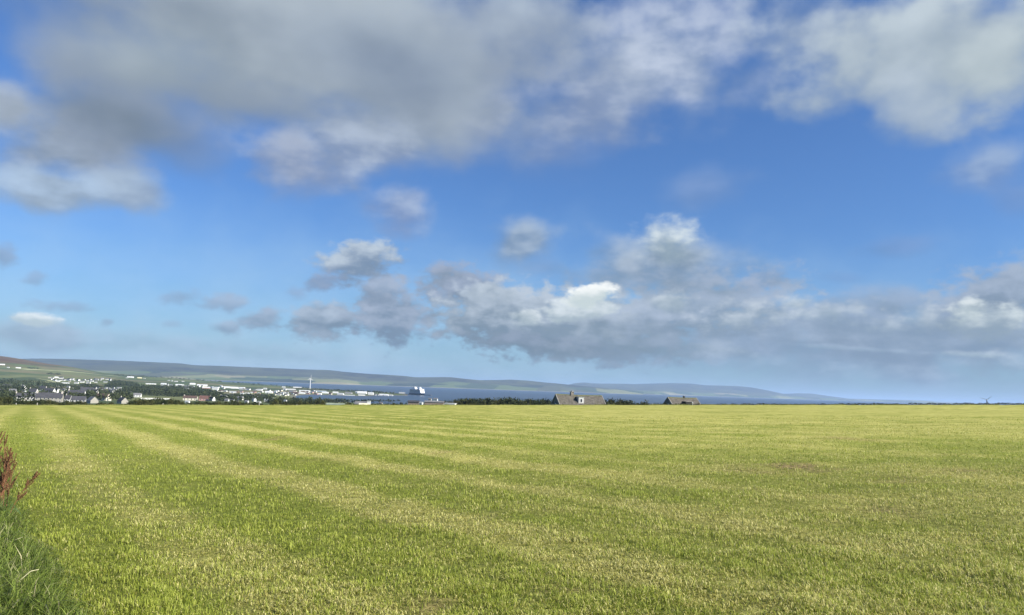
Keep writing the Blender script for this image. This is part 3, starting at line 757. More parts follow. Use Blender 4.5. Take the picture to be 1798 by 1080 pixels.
for (px, py, w, wl, rf, rel, asp, wc, rc, ch, wn, rws, dr, lab) in H_:
    house('house', 'house', px, py, w, wl, rf, rel, asp, wc, rc, ch, wn, rws, dr, group=NG, label=lab)

def row(place, group, name, cat, items):
    got = []
    for it in items:
        px, py, w, wl, rf, rel, wc, rc, d = it
        w *= .93; wl *= .8; rf *= .9
        o = house(name, cat, px, py, w, wl, rf, rel, 0.45, wc, rc, group=group)
        got.append((px, o, d))
    label_row(got, place)
hv = 'tiny white house'
row('in the hillside village', 'white houses of the village on the green slope', 'house', 'house', [
 (87, 664, 6, 1.5, 1, -20, 'cream', 'grey', 'tiny cream house'), (92, 665.5, 6, 2, 1.2, -40, 'white', 'grey', hv), (99, 664, 8, 1.6, 1.2, -15, 'white', 'white', 'tiny white-roofed house'),
 (96, 669, 7, 2, 2, -45, 'white', 'slate', hv), (102, 670.5, 8, 2, 1, -20, 'white', 'pale', hv), (107, 665, 9, 2, 2, -15, 'white', 'slate', hv), (113, 668, 11, 1.8, 1.6, -12, 'white', 'slate', 'small long white house'),
 (115, 673.5, 15, 1.4, 1, -8, 'white', 'pale', 'long low white row'), (121, 668.5, 7, 2.5, 2, -45, 'white', 'slate', hv), (127, 667.5, 7, 2.5, 1.4, -35, 'white', 'grey', hv), (134, 673.5, 9, 2.2, 1.5, -25, 'white', 'grey', hv),
 (137, 669, 5, 2.2, 2, -60, 'white', 'slate', 'tiny white gable'), (144, 672, 9, 2.2, 1.5, -20, 'white', 'grey', hv), (153, 669.5, 6, 1.5, 1.5, -20, 'white', 'slate', hv), (155, 673.5, 9, 2.2, 1.5, -25, 'white', 'grey', hv),
 (161, 670.5, 7, 1.8, 1.5, -30, 'white', 'grey', hv), (168, 672, 6, 1.4, 1.2, -15, 'white', 'grey', hv), (170, 668, 8, 1.6, 2, -30, 'grey', 'grey', 'tiny grey house'), (176, 668, 4, 1.4, 1.8, -50, 'pale', 'slate', 'tiny pale gable'),
 (185, 671.5, 8, 1.2, 1, -15, 'pale', 'grey', 'low pale house'), (193, 668.5, 5, 2.5, 2, -50, 'white', 'slate', hv), (197, 670, 5, 1.5, 1, -20, 'white', 'grey', hv)])
row('high on the hillside', 'farm buildings high on the left hill', 'farm_building', 'farm building', [
 (4, 641.5, 10, 1.4, .8, -8, 'white', 'white', 'long white farm shed'), (14, 646.5, 5, 1.4, 1.2, -30, 'white', 'grey', 'tiny white farmhouse'), (32, 647, 10, 1.2, .8, -10, 'white', 'white', 'white farm shed'),
 (229, 663.5, 13, 1.4, 1.2, -14, 'white', 'white', 'white farm shed on the ridge'), (223, 664, 5, 1, .8, -14, 'pale', 'grey', 'small pale farm shed'), (245, 664.8, 9, 1.2, .8, -8, 'yellow', 'cream', 'yellowish barn'), (253, 665.2, 5, 1, .8, -30, 'cream', 'grey', 'small cream cottage'),
 (296, 669, 4, 1, .7, -20, 'white', 'grey', 'tiny white cottage'), (301.5, 669.6, 4, 1.5, .8, -30, 'white', 'grey', 'tiny white cottage'), (309, 670.5, 7, 1.2, .8, -15, 'white', 'grey', 'small white farmhouse'), (321, 670.5, 5, 1.2, .8, -15, 'white', 'grey', 'tiny white cottage')])
row('among small houses under the dark slope', 'small houses between the near terraces and the dark wood', 'house', 'house', [
 (24, 678, 6, 1, 1.4, -20, 'grey', 'slate', 'dim grey house'), (40, 677.5, 6, 1.2, 1.5, -50, 'pale', 'slate', 'tiny pale gable'), (66, 679, 8, 1, 1.6, -20, 'grey', 'slate', 'dim grey house'), (82, 683.5, 11, 1.3, 2, -10, 'white', 'slate', 'low white house'),
 (101, 679.8, 6, 1.2, 1.3, -20, 'white', 'grey', 'tiny white house'), (120, 681, 7, 2, 1.8, -45, 'pale', 'grey', 'small pale house'), (137, 685.5, 6, 1.4, 1.2, -30, 'pale', 'slate', 'small pale house'), (141, 681, 7, 1.2, 1, -14, 'pale', 'grey', 'small pale house'),
 (167, 683.5, 7, 2.2, 2.6, -55, 'white', 'slate', 'bright white gable'), (178, 684.5, 7, 2.5, 2, -30, 'grey', 'brown', 'grey house with brownish roof'), (186, 682.5, 6, 1.8, 1.4, -40, 'pale', 'grey', 'pale house'), (193, 685.5, 7, 2, 1.6, -40, 'pale', 'grey', 'pale house'),
 (199, 682.5, 6, 1.6, 1.5, -50, 'pale', 'slate', 'pale house'), (202, 685.5, 6, 1.6, 1.6, -40, 'grey', 'slate', 'grey house'), (209, 681.8, 9, 1.4, 1, -20, 'pale', 'grey', 'pale house'), (110, 686, 9, 1.4, 2, -20, 'grey', 'slate', 'dark-roofed grey house'),
 (52, 679, 8, 1, 1.8, -20, 'grey', 'slate', 'dim grey house'), (127, 690, 10, 1.2, 2.2, -20, 'grey', 'slate', 'dark-roofed grey house')])
sw = 'white shed'
IND = 'white sheds and shops of the harbour town'
row('in the upper harbour row', IND, 'warehouse', 'warehouse', [
 (265, 675, 20, 1.2, .8, -6, 'white', 'white', 'long low white shed'), (287, 678, 12, 4, 2.2, -30, 'white', 'white', 'tall domed white building'), (299, 678.5, 11, 2.4, 1.2, -12, 'white', 'pale', sw), (314, 678.5, 14, 2.6, 1.8, -20, 'white', 'white', 'wide white shed'),
 (338, 676, 11, 2, 1.8, -15, 'white', 'white', sw), (331, 680, 17, 1.8, 1.4, -10, 'pale', 'grey', 'long pale shed'), (355, 679, 21, 2.4, 1.8, -8, 'cream', 'white', 'long cream shed'), (362, 682, 16, 1.4, 1.2, -8, 'pink', 'white', 'shed with pinkish wall'),
 (378, 684.5, 13, 4.2, 1.8, -20, 'white', 'pale', 'tall white shed'), (388.5, 680, 5, 2.6, 1.4, -50, 'white', 'white', 'narrow white tower-like building'), (398, 681.5, 14, 2, 1.2, -8, 'white', 'white', sw), (412, 682.5, 15, 2.2, 1.4, -8, 'white', 'white', sw),
 (425, 684, 12, 3.2, 1.6, -25, 'white', 'white', sw), (436, 685, 9, 2, 1.4, -30, 'white', 'grey', sw), (456, 686, 10, 2.4, 1.2, -20, 'white', 'pale', sw), (498, 680.5, 7, 1, .8, -15, 'white', 'white', 'small white shed near the shore'),
 (522, 681, 16, .9, .9, -5, 'white', 'white', 'long thin white shed near the turbine'), (508, 684.8, 24, 1.6, 1, -5, 'white', 'pale', 'long pale shed left of the turbine')])
row('in the lower harbour row', IND, 'warehouse', 'warehouse', [
 (327, 684.5, 12, 2, 1.6, -30, 'white', 'pale', sw), (322, 681.5, 9, 2, 1.2, -15, 'pale', 'grey', 'pale shed'), (357, 688, 8, 2.4, 1.6, -30, 'pale', 'blue', 'small blue-roofed shed'), (366, 690.5, 16, 1.6, 2.6, -12, 'blue', 'blue', 'blue shed'), (383, 694, 14, 2, 1.2, -8, 'white', 'pale', sw),
 (400, 694, 10, 1.6, 1.2, -15, 'white', 'grey', sw), (392, 687.5, 12, 1.6, 1.2, -10, 'pale', 'brown', 'pale shed with brownish roof'), (409, 690, 13, 2, 1.4, -12, 'white', 'pale', sw), (425, 693, 8, 2.6, 1, -25, 'white', 'white', 'bright white cube shed'), (434, 691.5, 9, 1.4, .8, -10, 'white', 'white', sw),
 (446, 690, 9, 1.6, 1.6, -30, 'pink', 'red', 'reddish-roofed building'), (454, 693, 8, 1.8, 1.2, -20, 'pink', 'grey', 'pinkish house'), (472, 690.5, 15, 3, 1.4, -12, 'white', 'white', 'large white shed'), (483.5, 690.5, 7, 3.5, 1.5, -35, 'white', 'pale', 'tall white building'),
 (488.5, 694, 10, 1.4, 1, -20, 'white', 'grey', sw), (496, 693.5, 5, 3.4, 2.2, -40, 'white', 'pale', 'tall narrow white building'), (504, 694.5, 8, 2.4, 1.6, -45, 'white', 'slate', 'white gabled house'), (512, 690, 10, 2, 2.6, -25, 'brown', 'grey', 'brown building'),
 (520, 692, 10, 1.5, 2, -25, 'brown', 'brown', 'brown building'), (535, 688.3, 21, 2.4, 1, -4, 'white', 'white', 'brightest long white shed'), (530, 691.6, 11, 2.2, .8, -10, 'white', 'white', sw), (540, 691.4, 10, 1.6, .8, -10, 'cream', 'pale', 'cream shed')])
row('on the spit beside the bay', 'white sheds on the spit beside the bay', 'warehouse', 'warehouse', [
 (563, 688, 22, 1.2, 1, -4, 'blue', 'pale', 'long blue-grey shed'), (560, 693, 11, 2, 1.2, -20, 'white', 'white', 'white shed'), (571, 691, 13, 1.8, 1.4, -10, 'white', 'white', 'white shed'), (580, 693, 7, 2, 2, -30, 'cream', 'brown', 'cream shed with brown roof'),
 (589, 690.5, 11, 2, 1, -8, 'white', 'white', 'white shed'), (598, 693.6, 13, 2, 2, -20, 'white', 'pale', 'white shed'), (612, 691.5, 14, 1.6, 1.8, -12, 'grey', 'grey', 'grey shed'), (613, 694.6, 21, 1, .5, -3, 'pale', 'pale', 'very low pale green shed'),
 (626, 690.5, 5, 2.6, 1, -30, 'white', 'white', 'tiny white building'), (636, 691.5, 18, 2.4, 2.4, -10, 'white', 'white', 'tallest white shed'), (651, 693.4, 11, 4, 1, -10, 'white', 'white', 'square white shed with dark doorway'), (635, 694.6, 13, 1.6, .4, -3, 'white', 'white', 'low white shed'),
 (659, 694.4, 3.5, 2, 1.4, -30, 'white', 'grey', 'tiny white hut'), (663, 694.6, 3.5, 1.4, 1.4, -30, 'white', 'grey', 'tiny white hut'), (670, 695, 9, 2.2, 1.6, -14, 'white', 'white', 'rounded white shed'), (678, 695.6, 9, 2.4, 1.4, -14, 'white', 'white', 'white shed'), (686, 695.8, 9, 2, 1.2, -14, 'white', 'pale', 'end white shed')])
row('between dark trees and harbour', 'grey and white houses between hedge trees and harbour', 'house', 'house', [
 (386, 697.5, 9, 1.4, 2.2, -20, 'grey', 'grey', 'grey house'), (402, 697.5, 10, 1.6, 1.8, -20, 'beige', 'slate', 'beige house'), (412, 697, 9, 1.4, 1.6, -30, 'pale', 'grey', 'pale house'), (424, 697.5, 10, 1.6, 1.8, -20, 'pink', 'slate', 'pinkish house'), (437, 698, 9, 1.4, 1.6, -30, 'grey', 'slate', 'grey house'),
 (449, 699, 8, 2, 2, -40, 'pale', 'grey', 'pale gabled house'), (457, 698.5, 10, 1.4, 1.6, -14, 'grey', 'grey', 'grey house'), (467, 698, 9, 1.4, 1.5, -30, 'pale', 'slate', 'pale house'), (415, 707, 9, 2, 2.4, -35, 'beige', 'slate', 'beige house low in the trees'), (454, 708, 10, 1.4, 2.5, -35, 'pale', 'pale', 'pale slanting roof low in the trees'),
 (382, 701, 9, 1.6, 2, -30, 'grey', 'slate', 'small grey house'), (408, 704, 8, 1.6, 2, -30, 'grey', 'slate', 'small grey house'), (441, 703, 8, 1.6, 2, -30, 'grey', 'grey', 'small grey house'), (490, 705.5, 8, 1.6, 2, -30, 'beige', 'slate', 'dim beige house')])

def scatter_row(place, group, name, cat, prof, n, seed, wpx, walls, roofs):
    r = random.Random(seed); its = []
    for k in range(n):
        x = prof[0][0] + (prof[-1][0] - prof[0][0]) * (k + r.uniform(.1, .9)) / n
        y = np.interp(x, [q[0] for q in prof], [q[1] for q in prof]) + r.uniform(-1.6, 1.6)
        wc = r.choice(walls); rc = r.choice(roofs)
        its.append((x, y, wpx * r.uniform(.7, 1.4), r.uniform(1, 1.9), r.uniform(.9, 1.7), r.choice((-15, -30, -50, -65)), wc, rc, f"small {wc if wc != 'pale' else 'pale grey'} {cat}"))
    row(place, group, name, cat, its)
scatter_row('in the topmost line below the green slope', 'small houses stepping down from the green slope', 'house', 'house', [(0, 683), (100, 683.5), (240, 684)], 26, 5, 6, ['white', 'pale', 'grey', 'white'], ['slate', 'grey', 'slate'])
scatter_row('in the middle line behind the terraces', 'small houses behind the near terraces', 'house', 'house', [(0, 694), (60, 687.5), (140, 690), (240, 688.5)], 24, 6, 7, ['white', 'pale', 'beige', 'grey'], ['slate', 'brown', 'slate'])
scatter_row('in the back line of the harbour town', 'small buildings of the harbour town', 'house', 'house', [(290, 677), (400, 681.5), (480, 686), (560, 689)], 30, 7, 6, ['white', 'cream', 'white', 'pale'], ['grey', 'slate', 'pale', 'brown'])
scatter_row('in the second line of the harbour town', 'small buildings of the harbour town', 'house', 'house', [(370, 688.5), (420, 689.5), (480, 690.5), (560, 692)], 26, 8, 5.5, ['white', 'cream', 'pink', 'pale'], ['grey', 'slate', 'brown', 'pale'])
scatter_row('in the front line of the harbour town', 'small buildings of the harbour town', 'house', 'house', [(372, 695), (420, 695.5), (480, 694.5), (520, 694)], 24, 9, 5.5, ['beige', 'cream', 'grey', 'white'], ['slate', 'slate', 'brown', 'grey'])
scatter_row('among the trees left of the inner bay', 'small houses among the trees by the bay', 'house', 'house', [(378, 700.5), (430, 700.5), (470, 701)], 16, 10, 6.5, ['white', 'beige', 'grey', 'pale'], ['slate', 'slate', 'grey'])
scatter_row('at the upper edge of the hillside village', 'small houses at the edge of the hillside village', 'house', 'house', [(86, 666.5), (120, 670.8), (150, 668), (196, 667.5)], 14, 11, 4.5, ['white', 'white', 'cream'], ['slate', 'grey'])

# pale boundary wall right of the white block
p0 = stand(247, 980); p1 = stand(300, 1010)
w_ = empty('boundary_wall', p0, math.atan2(p1.y - p0.y, p1.x - p0.x)); Lw = (p1 - p0).length
tag(w_, 'long pale wall running right from the white block to the trees', 'wall')
MB().box(0, Lw, -.2, .2, -2, 2.0).build('wall_face', WALL['pale'], w_); MB().box(-.1, Lw + .1, -.3, .3, 2.003, 2.15).build('coping', m_chim, w_)

# ------------------------------------------------------------------ buildings just under the brow of the field
house('house', 'house', 636, 709.5, 24, .4, 3.2, -14, .45, 'white', 'grey', 0, 0, Y=230, label='grey-roofed cottage sunk behind the field edge with a white chimney')
hs = empty('chimney_stack', stand(648, 226)); zt = at(648, 704.6, 226).z - hs.location.z
tag(hs, 'bright white chimney stack rising above the field edge', 'chimney')
MB().box(-.45, .45, -.3, .3, -1, zt).build('stack', WALL['white'], hs); MB().box(-.52, .52, -.37, .37, zt + .002, zt + .12).build('cap', WALL['pale'], hs)
house('lean_to', 'outbuilding', 640, 713, 17, .6, 3, -10, .9, 'cream', 'cream', Y=200, label='low outbuilding with sunlit cream roof just over the field edge')
house('long_shed', 'shed', 590, 711, 30, .3, 1.3, -6, .3, 'pale', 'green', Y=215, label='long low grey-green shed roof left of the cream outbuilding')
house('farm_building', 'building', 727, 711, 21, 5, 2.2, -10, .45, 'brown', 'slate', 0, 4, 1, Y=400, label='brown stone building between two dark round trees')
house('farm_building', 'building', 763, 707, 34, .8, 1.8, -6, .25, 'brown', 'grey', 0, 6, 1, Y=430, label='long grey roof low among the trees left of the white shelter')
house('house', 'house', 740, 709.5, 7, 2, 1.6, -40, .6, 'pale', 'pale', Y=395, label='little pale gable right of the brown stone building')
house('house', 'house', 669, 710, 6, 2, 1.4, -30, .6, 'pale', 'grey', Y=420, label='tiny pale house in the dark hedge right of the white chimney')
house('house', 'house', 953, 710, 14, 1.2, 1.6, -10, .4, 'beige', 'grey', 0, 3, Y=410, label='dull beige roof among trees left of the large cottage')
house('house', 'house', 921, 710.5, 14, 1.0, 1.4, -10, .4, 'beige', 'grey', 0, 3, Y=415, label='low dull house half hidden in the dark wood')
house('house', 'house', 765, 702.5, 8, 1.5, 1.8, -20, .5, 'pale', 'grey', Y=1000, label='pale little house on the shore above the long grey roof')
house('house', 'house', 755, 701.8, 6, 1.2, 1.5, -20, .5, 'grey', 'grey', Y=1020, label='smaller grey house on the shore beside the pale one')
# white field shelter with an opening
p = stand(789, 172); zt = at(789, 708.4, 172).z - p.z; s_px = 172 / F
sh = empty('field_shelter', p, R(-4)); tag(sh, 'white flat-topped field shelter with a dark opening at the field edge', 'shelter')
a0, a1 = -9 * s_px, 11.5 * s_px
MB().poly_prism([(a0 - .55, -1), (a1, -1), (a1, zt), (a0 + .35, zt), (a0 - .55, zt - .55)], 'y', -1.2, 1.2).build('wall', WALL['cream'], sh)
MB().box(a0 + .2, a1 + .12, -1.3, 1.3, zt + .003, zt + .07).build('roof', ROOF['white'], sh)
MB().box(.35, 1.0, -1.24, -1.18, 0, zt - .3).build('doorway', m_dark, sh)

# ------------------------------------------------------------------ the two thatched-looking cottages behind the brow
m_slate = bpy.data.materials.new('old_stone_slates'); m_slate.use_nodes = True
t = m_slate.node_tree; b = t.nodes['Principled BSDF']; b.inputs['Roughness'].default_value = 0.9; b.inputs['Specular IOR Level'].default_value = 0.2
tcn = N(t, 'ShaderNodeTexCoord'); P_ = tcn.outputs['Object']
n1 = tnoise(t, P_, 1.6, 6, .65); n2 = tnoise(t, P_, 0.35, 4, .5)
c = mixc(t, mrange(t, n1, .35, .65), (.060, .055, .046), (.145, .134, .114))
c = mixc(t, M(t, 'MULTIPLY', mrange(t, n2, .45, .65), .5), c, (.095, .088, .060))
wv = N(t, 'ShaderNodeTexWave'); wv.bands_direction = 'Z'; wv.wave_profile = 'SAW'; wv.inputs['Scale'].default_value = 1.0; wv.inputs['Distortion'].default_value = 1.5
t.links.new(P_, wv.inputs['Vector'])
c = mixc(t, M(t, 'MULTIPLY', mrange(t, wv.outputs['Fac'], 0, .3, 1, 0), .35), c, (.035, .032, .026))
t.links.new(c, b.inputs['Base Color'])
bp = N(t, 'ShaderNodeBump'); bp.inputs['Strength'].default_value = .6; bp.inputs['Distance'].default_value = .05
t.links.new(wv.outputs['Fac'], bp.inputs['Height']); t.links.new(bp.outputs[0], b.inputs['Normal'])
m_moss = mat('mossy_ridge', (.10, .105, .05), .95, .4, 3)
m_stone = mat('cottage_stone', (.17, .155, .13), .9, .35, 1.5, bump=.4)
m_verge = mat('weathered_verge', (.22, .21, .19), .9, .2, 2)
def cottage(pxl, pyl, pxr, pyr, Y, rel, W, pitch, label):
    zr = at((pxl + pxr) / 2, (pyl + pyr) / 2, Y)
    azr = math.atan2(zr.x, zr.y)
    f_ = R(rel)
    Ln = (pxr - pxl) * Y / F / math.cos(f_)
    g_ = lz(zr.x, zr.y); hr = zr.z - g_
    root = empty('cottage', (zr.x, zr.y, g_), f_ - azr); tag(root, label, 'cottage', 'cottages behind the brow of the field')
    a = Ln / 2; c = W / 2; Rf = c * math.tan(R(pitch)); H = hr - Rf
    MB().poly_prism([(-c, -1), (c, -1), (c, H - .42), (0, H + Rf - .42), (-c, H - .42)], 'x', -a + .1, a - .1).build('wall', m_stone, root)
    r = MB(); ov = .3; e = ov * Rf / c; th = .22
    nseg = 14
    for sg in (-1, 1):                                     # slightly sagging slopes
        n = len(r.v)
        for i in range(nseg + 1):
            x = -a + Ln * i / nseg; sag = .10 * math.sin(math.pi * i / nseg) + .03 * math.sin(i * 2.3)
            for j in range(5):
                u = j / 4; y = sg * (c + ov) * u; z = H + Rf - (Rf + e) * u - sag * (1 - .5 * u) - .10 * math.sin(math.pi * u)
                r.v.append((x, y, z)); r.v.append((x, y, z - th))
        for i in range(nseg):
            for j in range(4):
                q = n + (i * 5 + j) * 2; q2 = q + 10
                r.f.append((q, q + 2, q2 + 2, q2)); r.m.append(0)
                r.f.append((q + 1, q2 + 1, q2 + 3, q + 3)); r.m.append(0)
            q = n + (i * 5 + 4) * 2; r.f.append((q, q + 1, q + 11, q + 10)); r.m.append(0)
        for q0 in (n, n + nseg * 10):
            for j in range(4):
                q = q0 + j * 2; r.f.append((q, q + 1, q + 3, q + 2)); r.m.append(0)
    roof = r.build('roof', m_slate, root)
    rg = MB()
    for i in range(nseg):
        x0 = -a + Ln * i / nseg; x1 = x0 + Ln / nseg; sg = .10 * math.sin(math.pi * (i + .5) / nseg)
        rg.poly_prism([(-.24, H + Rf - sg - .20), (.24, H + Rf - sg - .20), (.10, H + Rf - sg + .07), (-.10, H + Rf - sg + .07)], 'x', x0, x1)
    rg.build('ridge', m_moss, roof)
    for sx in (-1, 1):
        v = MB()
        for sg in (-1, 1):
            v.poly_prism([(0, H + Rf + .06), (sg * (c + ov), H - e + .02), (sg * (c + ov), H - e - .45), (0, H + Rf - .45)], 'x', sx * a - .1, sx * a + .12)
        v.build('verge', m_verge, root)
    for sx in (-1, 1):
        f2 = MB().box(sx * a - .1 if sx > 0 else -a + .04, sx * a - .04 if sx > 0 else -a + .1, -.5, .5, H + .2, H + 1.3).build('window', m_trim, root)
        MB().box((sx * a - .06 if sx > 0 else -a + .0), (sx * a - .0 if sx > 0 else -a + .05), -.4, .4, H + .3, H + 1.2).build('pane', m_glass, f2)
    return root, roof, a, c, H, Rf
root, roof, a, c, H, Rf = cottage(976.5, 692, 1056.5, 694.2, 230, 24, 9.6, 41, 'larger stone-roofed cottage with white dormer, right of the dark wood')
xc = -a + 2 * a * .35
MB().box(xc - .5, xc + .42, -.42, .42, H + Rf - .4, H + Rf + .72).box(xc - .6, xc + .5, -.5, .5, H + Rf + .725, H + Rf + .84).build('chimney', m_stone, roof)
for dx in (-.25, .2): MB().tube((xc + dx, 0, H + Rf + .84), (xc + dx, 0, H + Rf + 1.16), .13, .11, 8).build('chimney_pot', m_dark if dx < 0 else m_chim, roof)
# dormer on the near slope
def dormer(root, x, yb, w, zb, zt, back, m_front, pane_w, pane_h, name='dormer'):
    d = MB().box(x - w / 2, x + w / 2, yb, back, zb, zt).build(name, m_front, root)
    MB().box(x - w / 2 - .14, x + w / 2 + .14, yb - .16, back, zt + .003, zt + .14).build('dormer_roof', ROOF['green'], d)
    MB().box(x - w / 2 - .03, x + w / 2 + .03, yb - .08, yb - .003, zt - .12, zt - .01).build('fascia', m_trim, d)
    f2 = MB().box(x - pane_w / 2 - .1, x + pane_w / 2 + .1, yb - .05, yb - .003, zb + .35, zb + .55 + pane_h).build('frame', m_trim, d)
    MB().box(x - pane_w / 2, x + pane_w / 2, yb - .07, yb - .02, zb + .45, zb + .45 + pane_h).build('pane', m_glass, d)
m_dorm = WALL['grey']
zs = H + Rf - (697.0 - 692.9) * 230 / F
dormer(roof, -a + 2 * a * .475, -2.75, 1.75, H + Rf - 2.65, zs, -.6, m_dorm, .62, .95)
root, roof, a, c, H, Rf = cottage(1173.5, 697.2, 1222, 698.6, 250, 35, 8.4, 40, 'smaller stone-roofed cottage with dark gable, right of the round bush')
zs = H + Rf - 1.35
d_ = MB().box(-.9, 1.75, -3.4, -.8, zs - 1.3, zs).build('dormer', m_dark, roof)
MB().box(-1.05, 1.95, -3.6, -.8, zs + .003, zs + .14).build('dormer_roof', m_verge, d_)
MB().box(1.56, 1.86, -3.46, -3.35, zs - 1.3, zs).build('frame', WALL['pale'], d_)
MB().box(.45, .95, -.25, .25, H + Rf - .2, H + Rf + .5).build('chimney', m_dark, roof)

# ------------------------------------------------------------------ wind turbines
m_tw = mat('turbine_white', (.62, .64, .66), .45)
m_tg = mat('turbine_grey', (.26, .28, .31), .6)
def turbine(p, hub_h, blade, r0, r1, yaw, ang, mt, mb, mn, label, k=1.0):
    root = empty('wind_turbine', p, yaw); tag(root, label, 'wind turbine')
    MB().tube((0, 0, -2), (0, 0, hub_h - .5 * k), r0, r1, 16).build('tower', mt, root)
    n = MB().tube((0, 1.8 * k, hub_h), (0, -1.0 * k, hub_h + .02), .75 * k, .85 * k, 12).tube((0, 1.8 * k, hub_h), (0, 3.4 * k, hub_h), .75 * k, .35 * k, 12).build('nacelle', mn, root)
    hb = MB().tube((0, -1.0 * k, hub_h), (0, -2.0 * k, hub_h), .62 * k, .5 * k, 12).tube((0, -2.0 * k, hub_h), (0, -2.6 * k, hub_h), .5 * k, .15 * k, 12).build('hub', mn, root)
    for a_ in ang:
        t_ = R(a_); dx, dz = math.sin(t_), math.cos(t_); sx, sz = dz, -dx
        b_ = MB(); n0 = 0
        st = [(0, .12, .12), (.08, .14, .12), (.2, 1.0, .10), (.5, .68, .06), (.8, .42, .035), (1, .14, .02)]
        for (u, w, th) in st:
            cx_, cz_ = dx * u * blade, dz * u * blade; w *= 1.5 * k * .8 * blade / (15 * k); th *= k
            w = max(w, .05)
            for (e1, e2) in ((-.3, 0), (.1, th), (.7, 0), (.1, -th)):
                b_.v.append((cx_ + sx * w * e1, -1.5 * k + e2 + .25 * w * e1, hub_h + cz_ + sz * w * e1))
        for i in range(len(st) - 1):
            for j in range(4): b_.f.append((i * 4 + j, i * 4 + (j + 1) % 4, i * 4 + 4 + (j + 1) % 4, i * 4 + 4 + j)); b_.m.append(0)
        b_.f += [(3, 2, 1, 0), tuple(len(st) * 4 - 4 + i for i in range(4))]; b_.m += [0, 0]
        b_.build('blade', mb, root)
    return root
p = stand(543, 3250)
p.z = max(p.z, 1.2)
turbine(p, 45, 17, 1.9, 1.15, R(48), (6, 126, 246), m_tw, m_tw, m_tw, 'tall white three-bladed wind turbine on the shore beside the harbour sheds', 1.25)
p = stand(1732.5, 320); hz_ = at(1733, 702, 320).z - p.z
turbine(p, hz_, 2.75, .26, .16, R(-28), (-72, 48, 168), m_tg, m_tg, m_tw, 'small farm wind turbine with grey blades above the right end of the hedge', .34)

# ------------------------------------------------------------------ cruise ship and pier
m_hull = mat('ship_hull', (.035, .06, .10), .4); m_side_shade = mat('ship_side_shade', (.12, .15, .17), .5)  # superstructure side: shade of the sunless flank put into the colour
ps = at(733.5, 694.4, 2700); ps.z = 0
ship = empty('cruise_ship', ps, R(-52) ); tag(ship, 'large cruise ship with dark shaded side and white bow end, moored at the pier', 'cruise ship')
LS, BS = 104.0, 21.0
ship.scale = (.9, .9, .8)
hull_o = [(-LS / 2, -BS / 2), (LS / 2 - 24, -BS / 2), (LS / 2 - 8, -BS / 4), (LS / 2, 0), (LS / 2 - 8, BS / 4), (LS / 2 - 24, BS / 2), (-LS / 2, BS / 2)]
MB().poly_prism(hull_o, 'z', -4, 8.5).build('hull', m_hull, ship)
MB().poly_prism([(x * .985, y * .96) for x, y in hull_o], 'z', 8.503, 9.6).build('deck', m_tw, ship)
sup = MB().box(-LS / 2 + 4, LS / 2 - 27, -BS / 2 + .8, BS / 2 - .8, 9.603, 24).build('superstructure', m_side_shade, ship)
for k in range(5):
    z = 11 + k * 2.7
    MB().box(-LS / 2 + 6, LS / 2 - 30, -BS / 2 + .4, -BS / 2 + .82, z, z + .8).build('balcony_row', m_tw, sup)
MB().poly_prism([(LS / 2 - 26.99, 9.61), (LS / 2 - 15, 9.61), (LS / 2 - 19, 18), (LS / 2 - 22, 24.5), (LS / 2 - 26.99, 24.5)], 'y', -BS / 2 + 1.2, BS / 2 - 1.2).build('bow_house', m_tw, ship)
MB().box(LS / 2 - 38, LS / 2 - 23.5, -BS / 2 - .6, BS / 2 + .6, 24.51, 27.6).build('bridge', m_tw, ship)
MB().box(-LS / 2 + 2, LS / 2 - 38.1, -BS / 2 + .2, BS / 2 - .2, 24.003, 26).build('top_deck', m_tw, ship)
MB().poly_prism([(-34, 26.003), (-14, 26.003), (-19, 35.5), (-29, 35.5)], 'y', -5, 5).build('funnel', m_tw, ship)
MB().poly_prism([(8, 27.61), (22, 27.61), (18, 33.5), (11, 33.5)], 'y', -4, 4).build('radar_house', m_tw, ship)
MB().tube((14, 0, 33.4), (14, 0, 39), .6, .25, 8).build('mast', m_tw, ship)
m_pier = mat('pier_concrete', (.10, .10, .10), .9)
pp0 = at(688, 694.0, 2740); pp1 = at(757, 696.3, 2640); pp0.z = pp1.z = 0
pr = empty('pier', pp0, math.atan2(pp1.y - pp0.y, pp1.x - pp0.x)); Lp = (pp1 - pp0).length
tag(pr, 'long dark pier running out from the spit to the cruise ship', 'pier')
MB().box(0, Lp, -4, 4, .8, 2.6).build('deck', m_pier, pr)
for k in range(12): MB().tube((6 + k * (Lp - 12) / 11, -3, -5), (6 + k * (Lp - 12) / 11, -3, .8), .7, .7, 8).build('pile', m_pier, pr)
pt = at(706, 693.4, 2730); pt.z = 2.61
tm = empty('pier_terminal', pt, R(-2)); tag(tm, 'low white terminal building with curved roof on the pier', 'terminal building')
MB().box(-11, 11, -3.2, 3.2, 0, 2.8).build('wall', WALL['white'], tm)
MB().poly_prism([(-11.5, 2.803), (12.5, 2.803), (11.5, 3.6), (6, 4.6), (-4, 5.2), (-11.5, 4.6)], 'y', -3.6, 3.6).build('roof', ROOF['white'], tm)

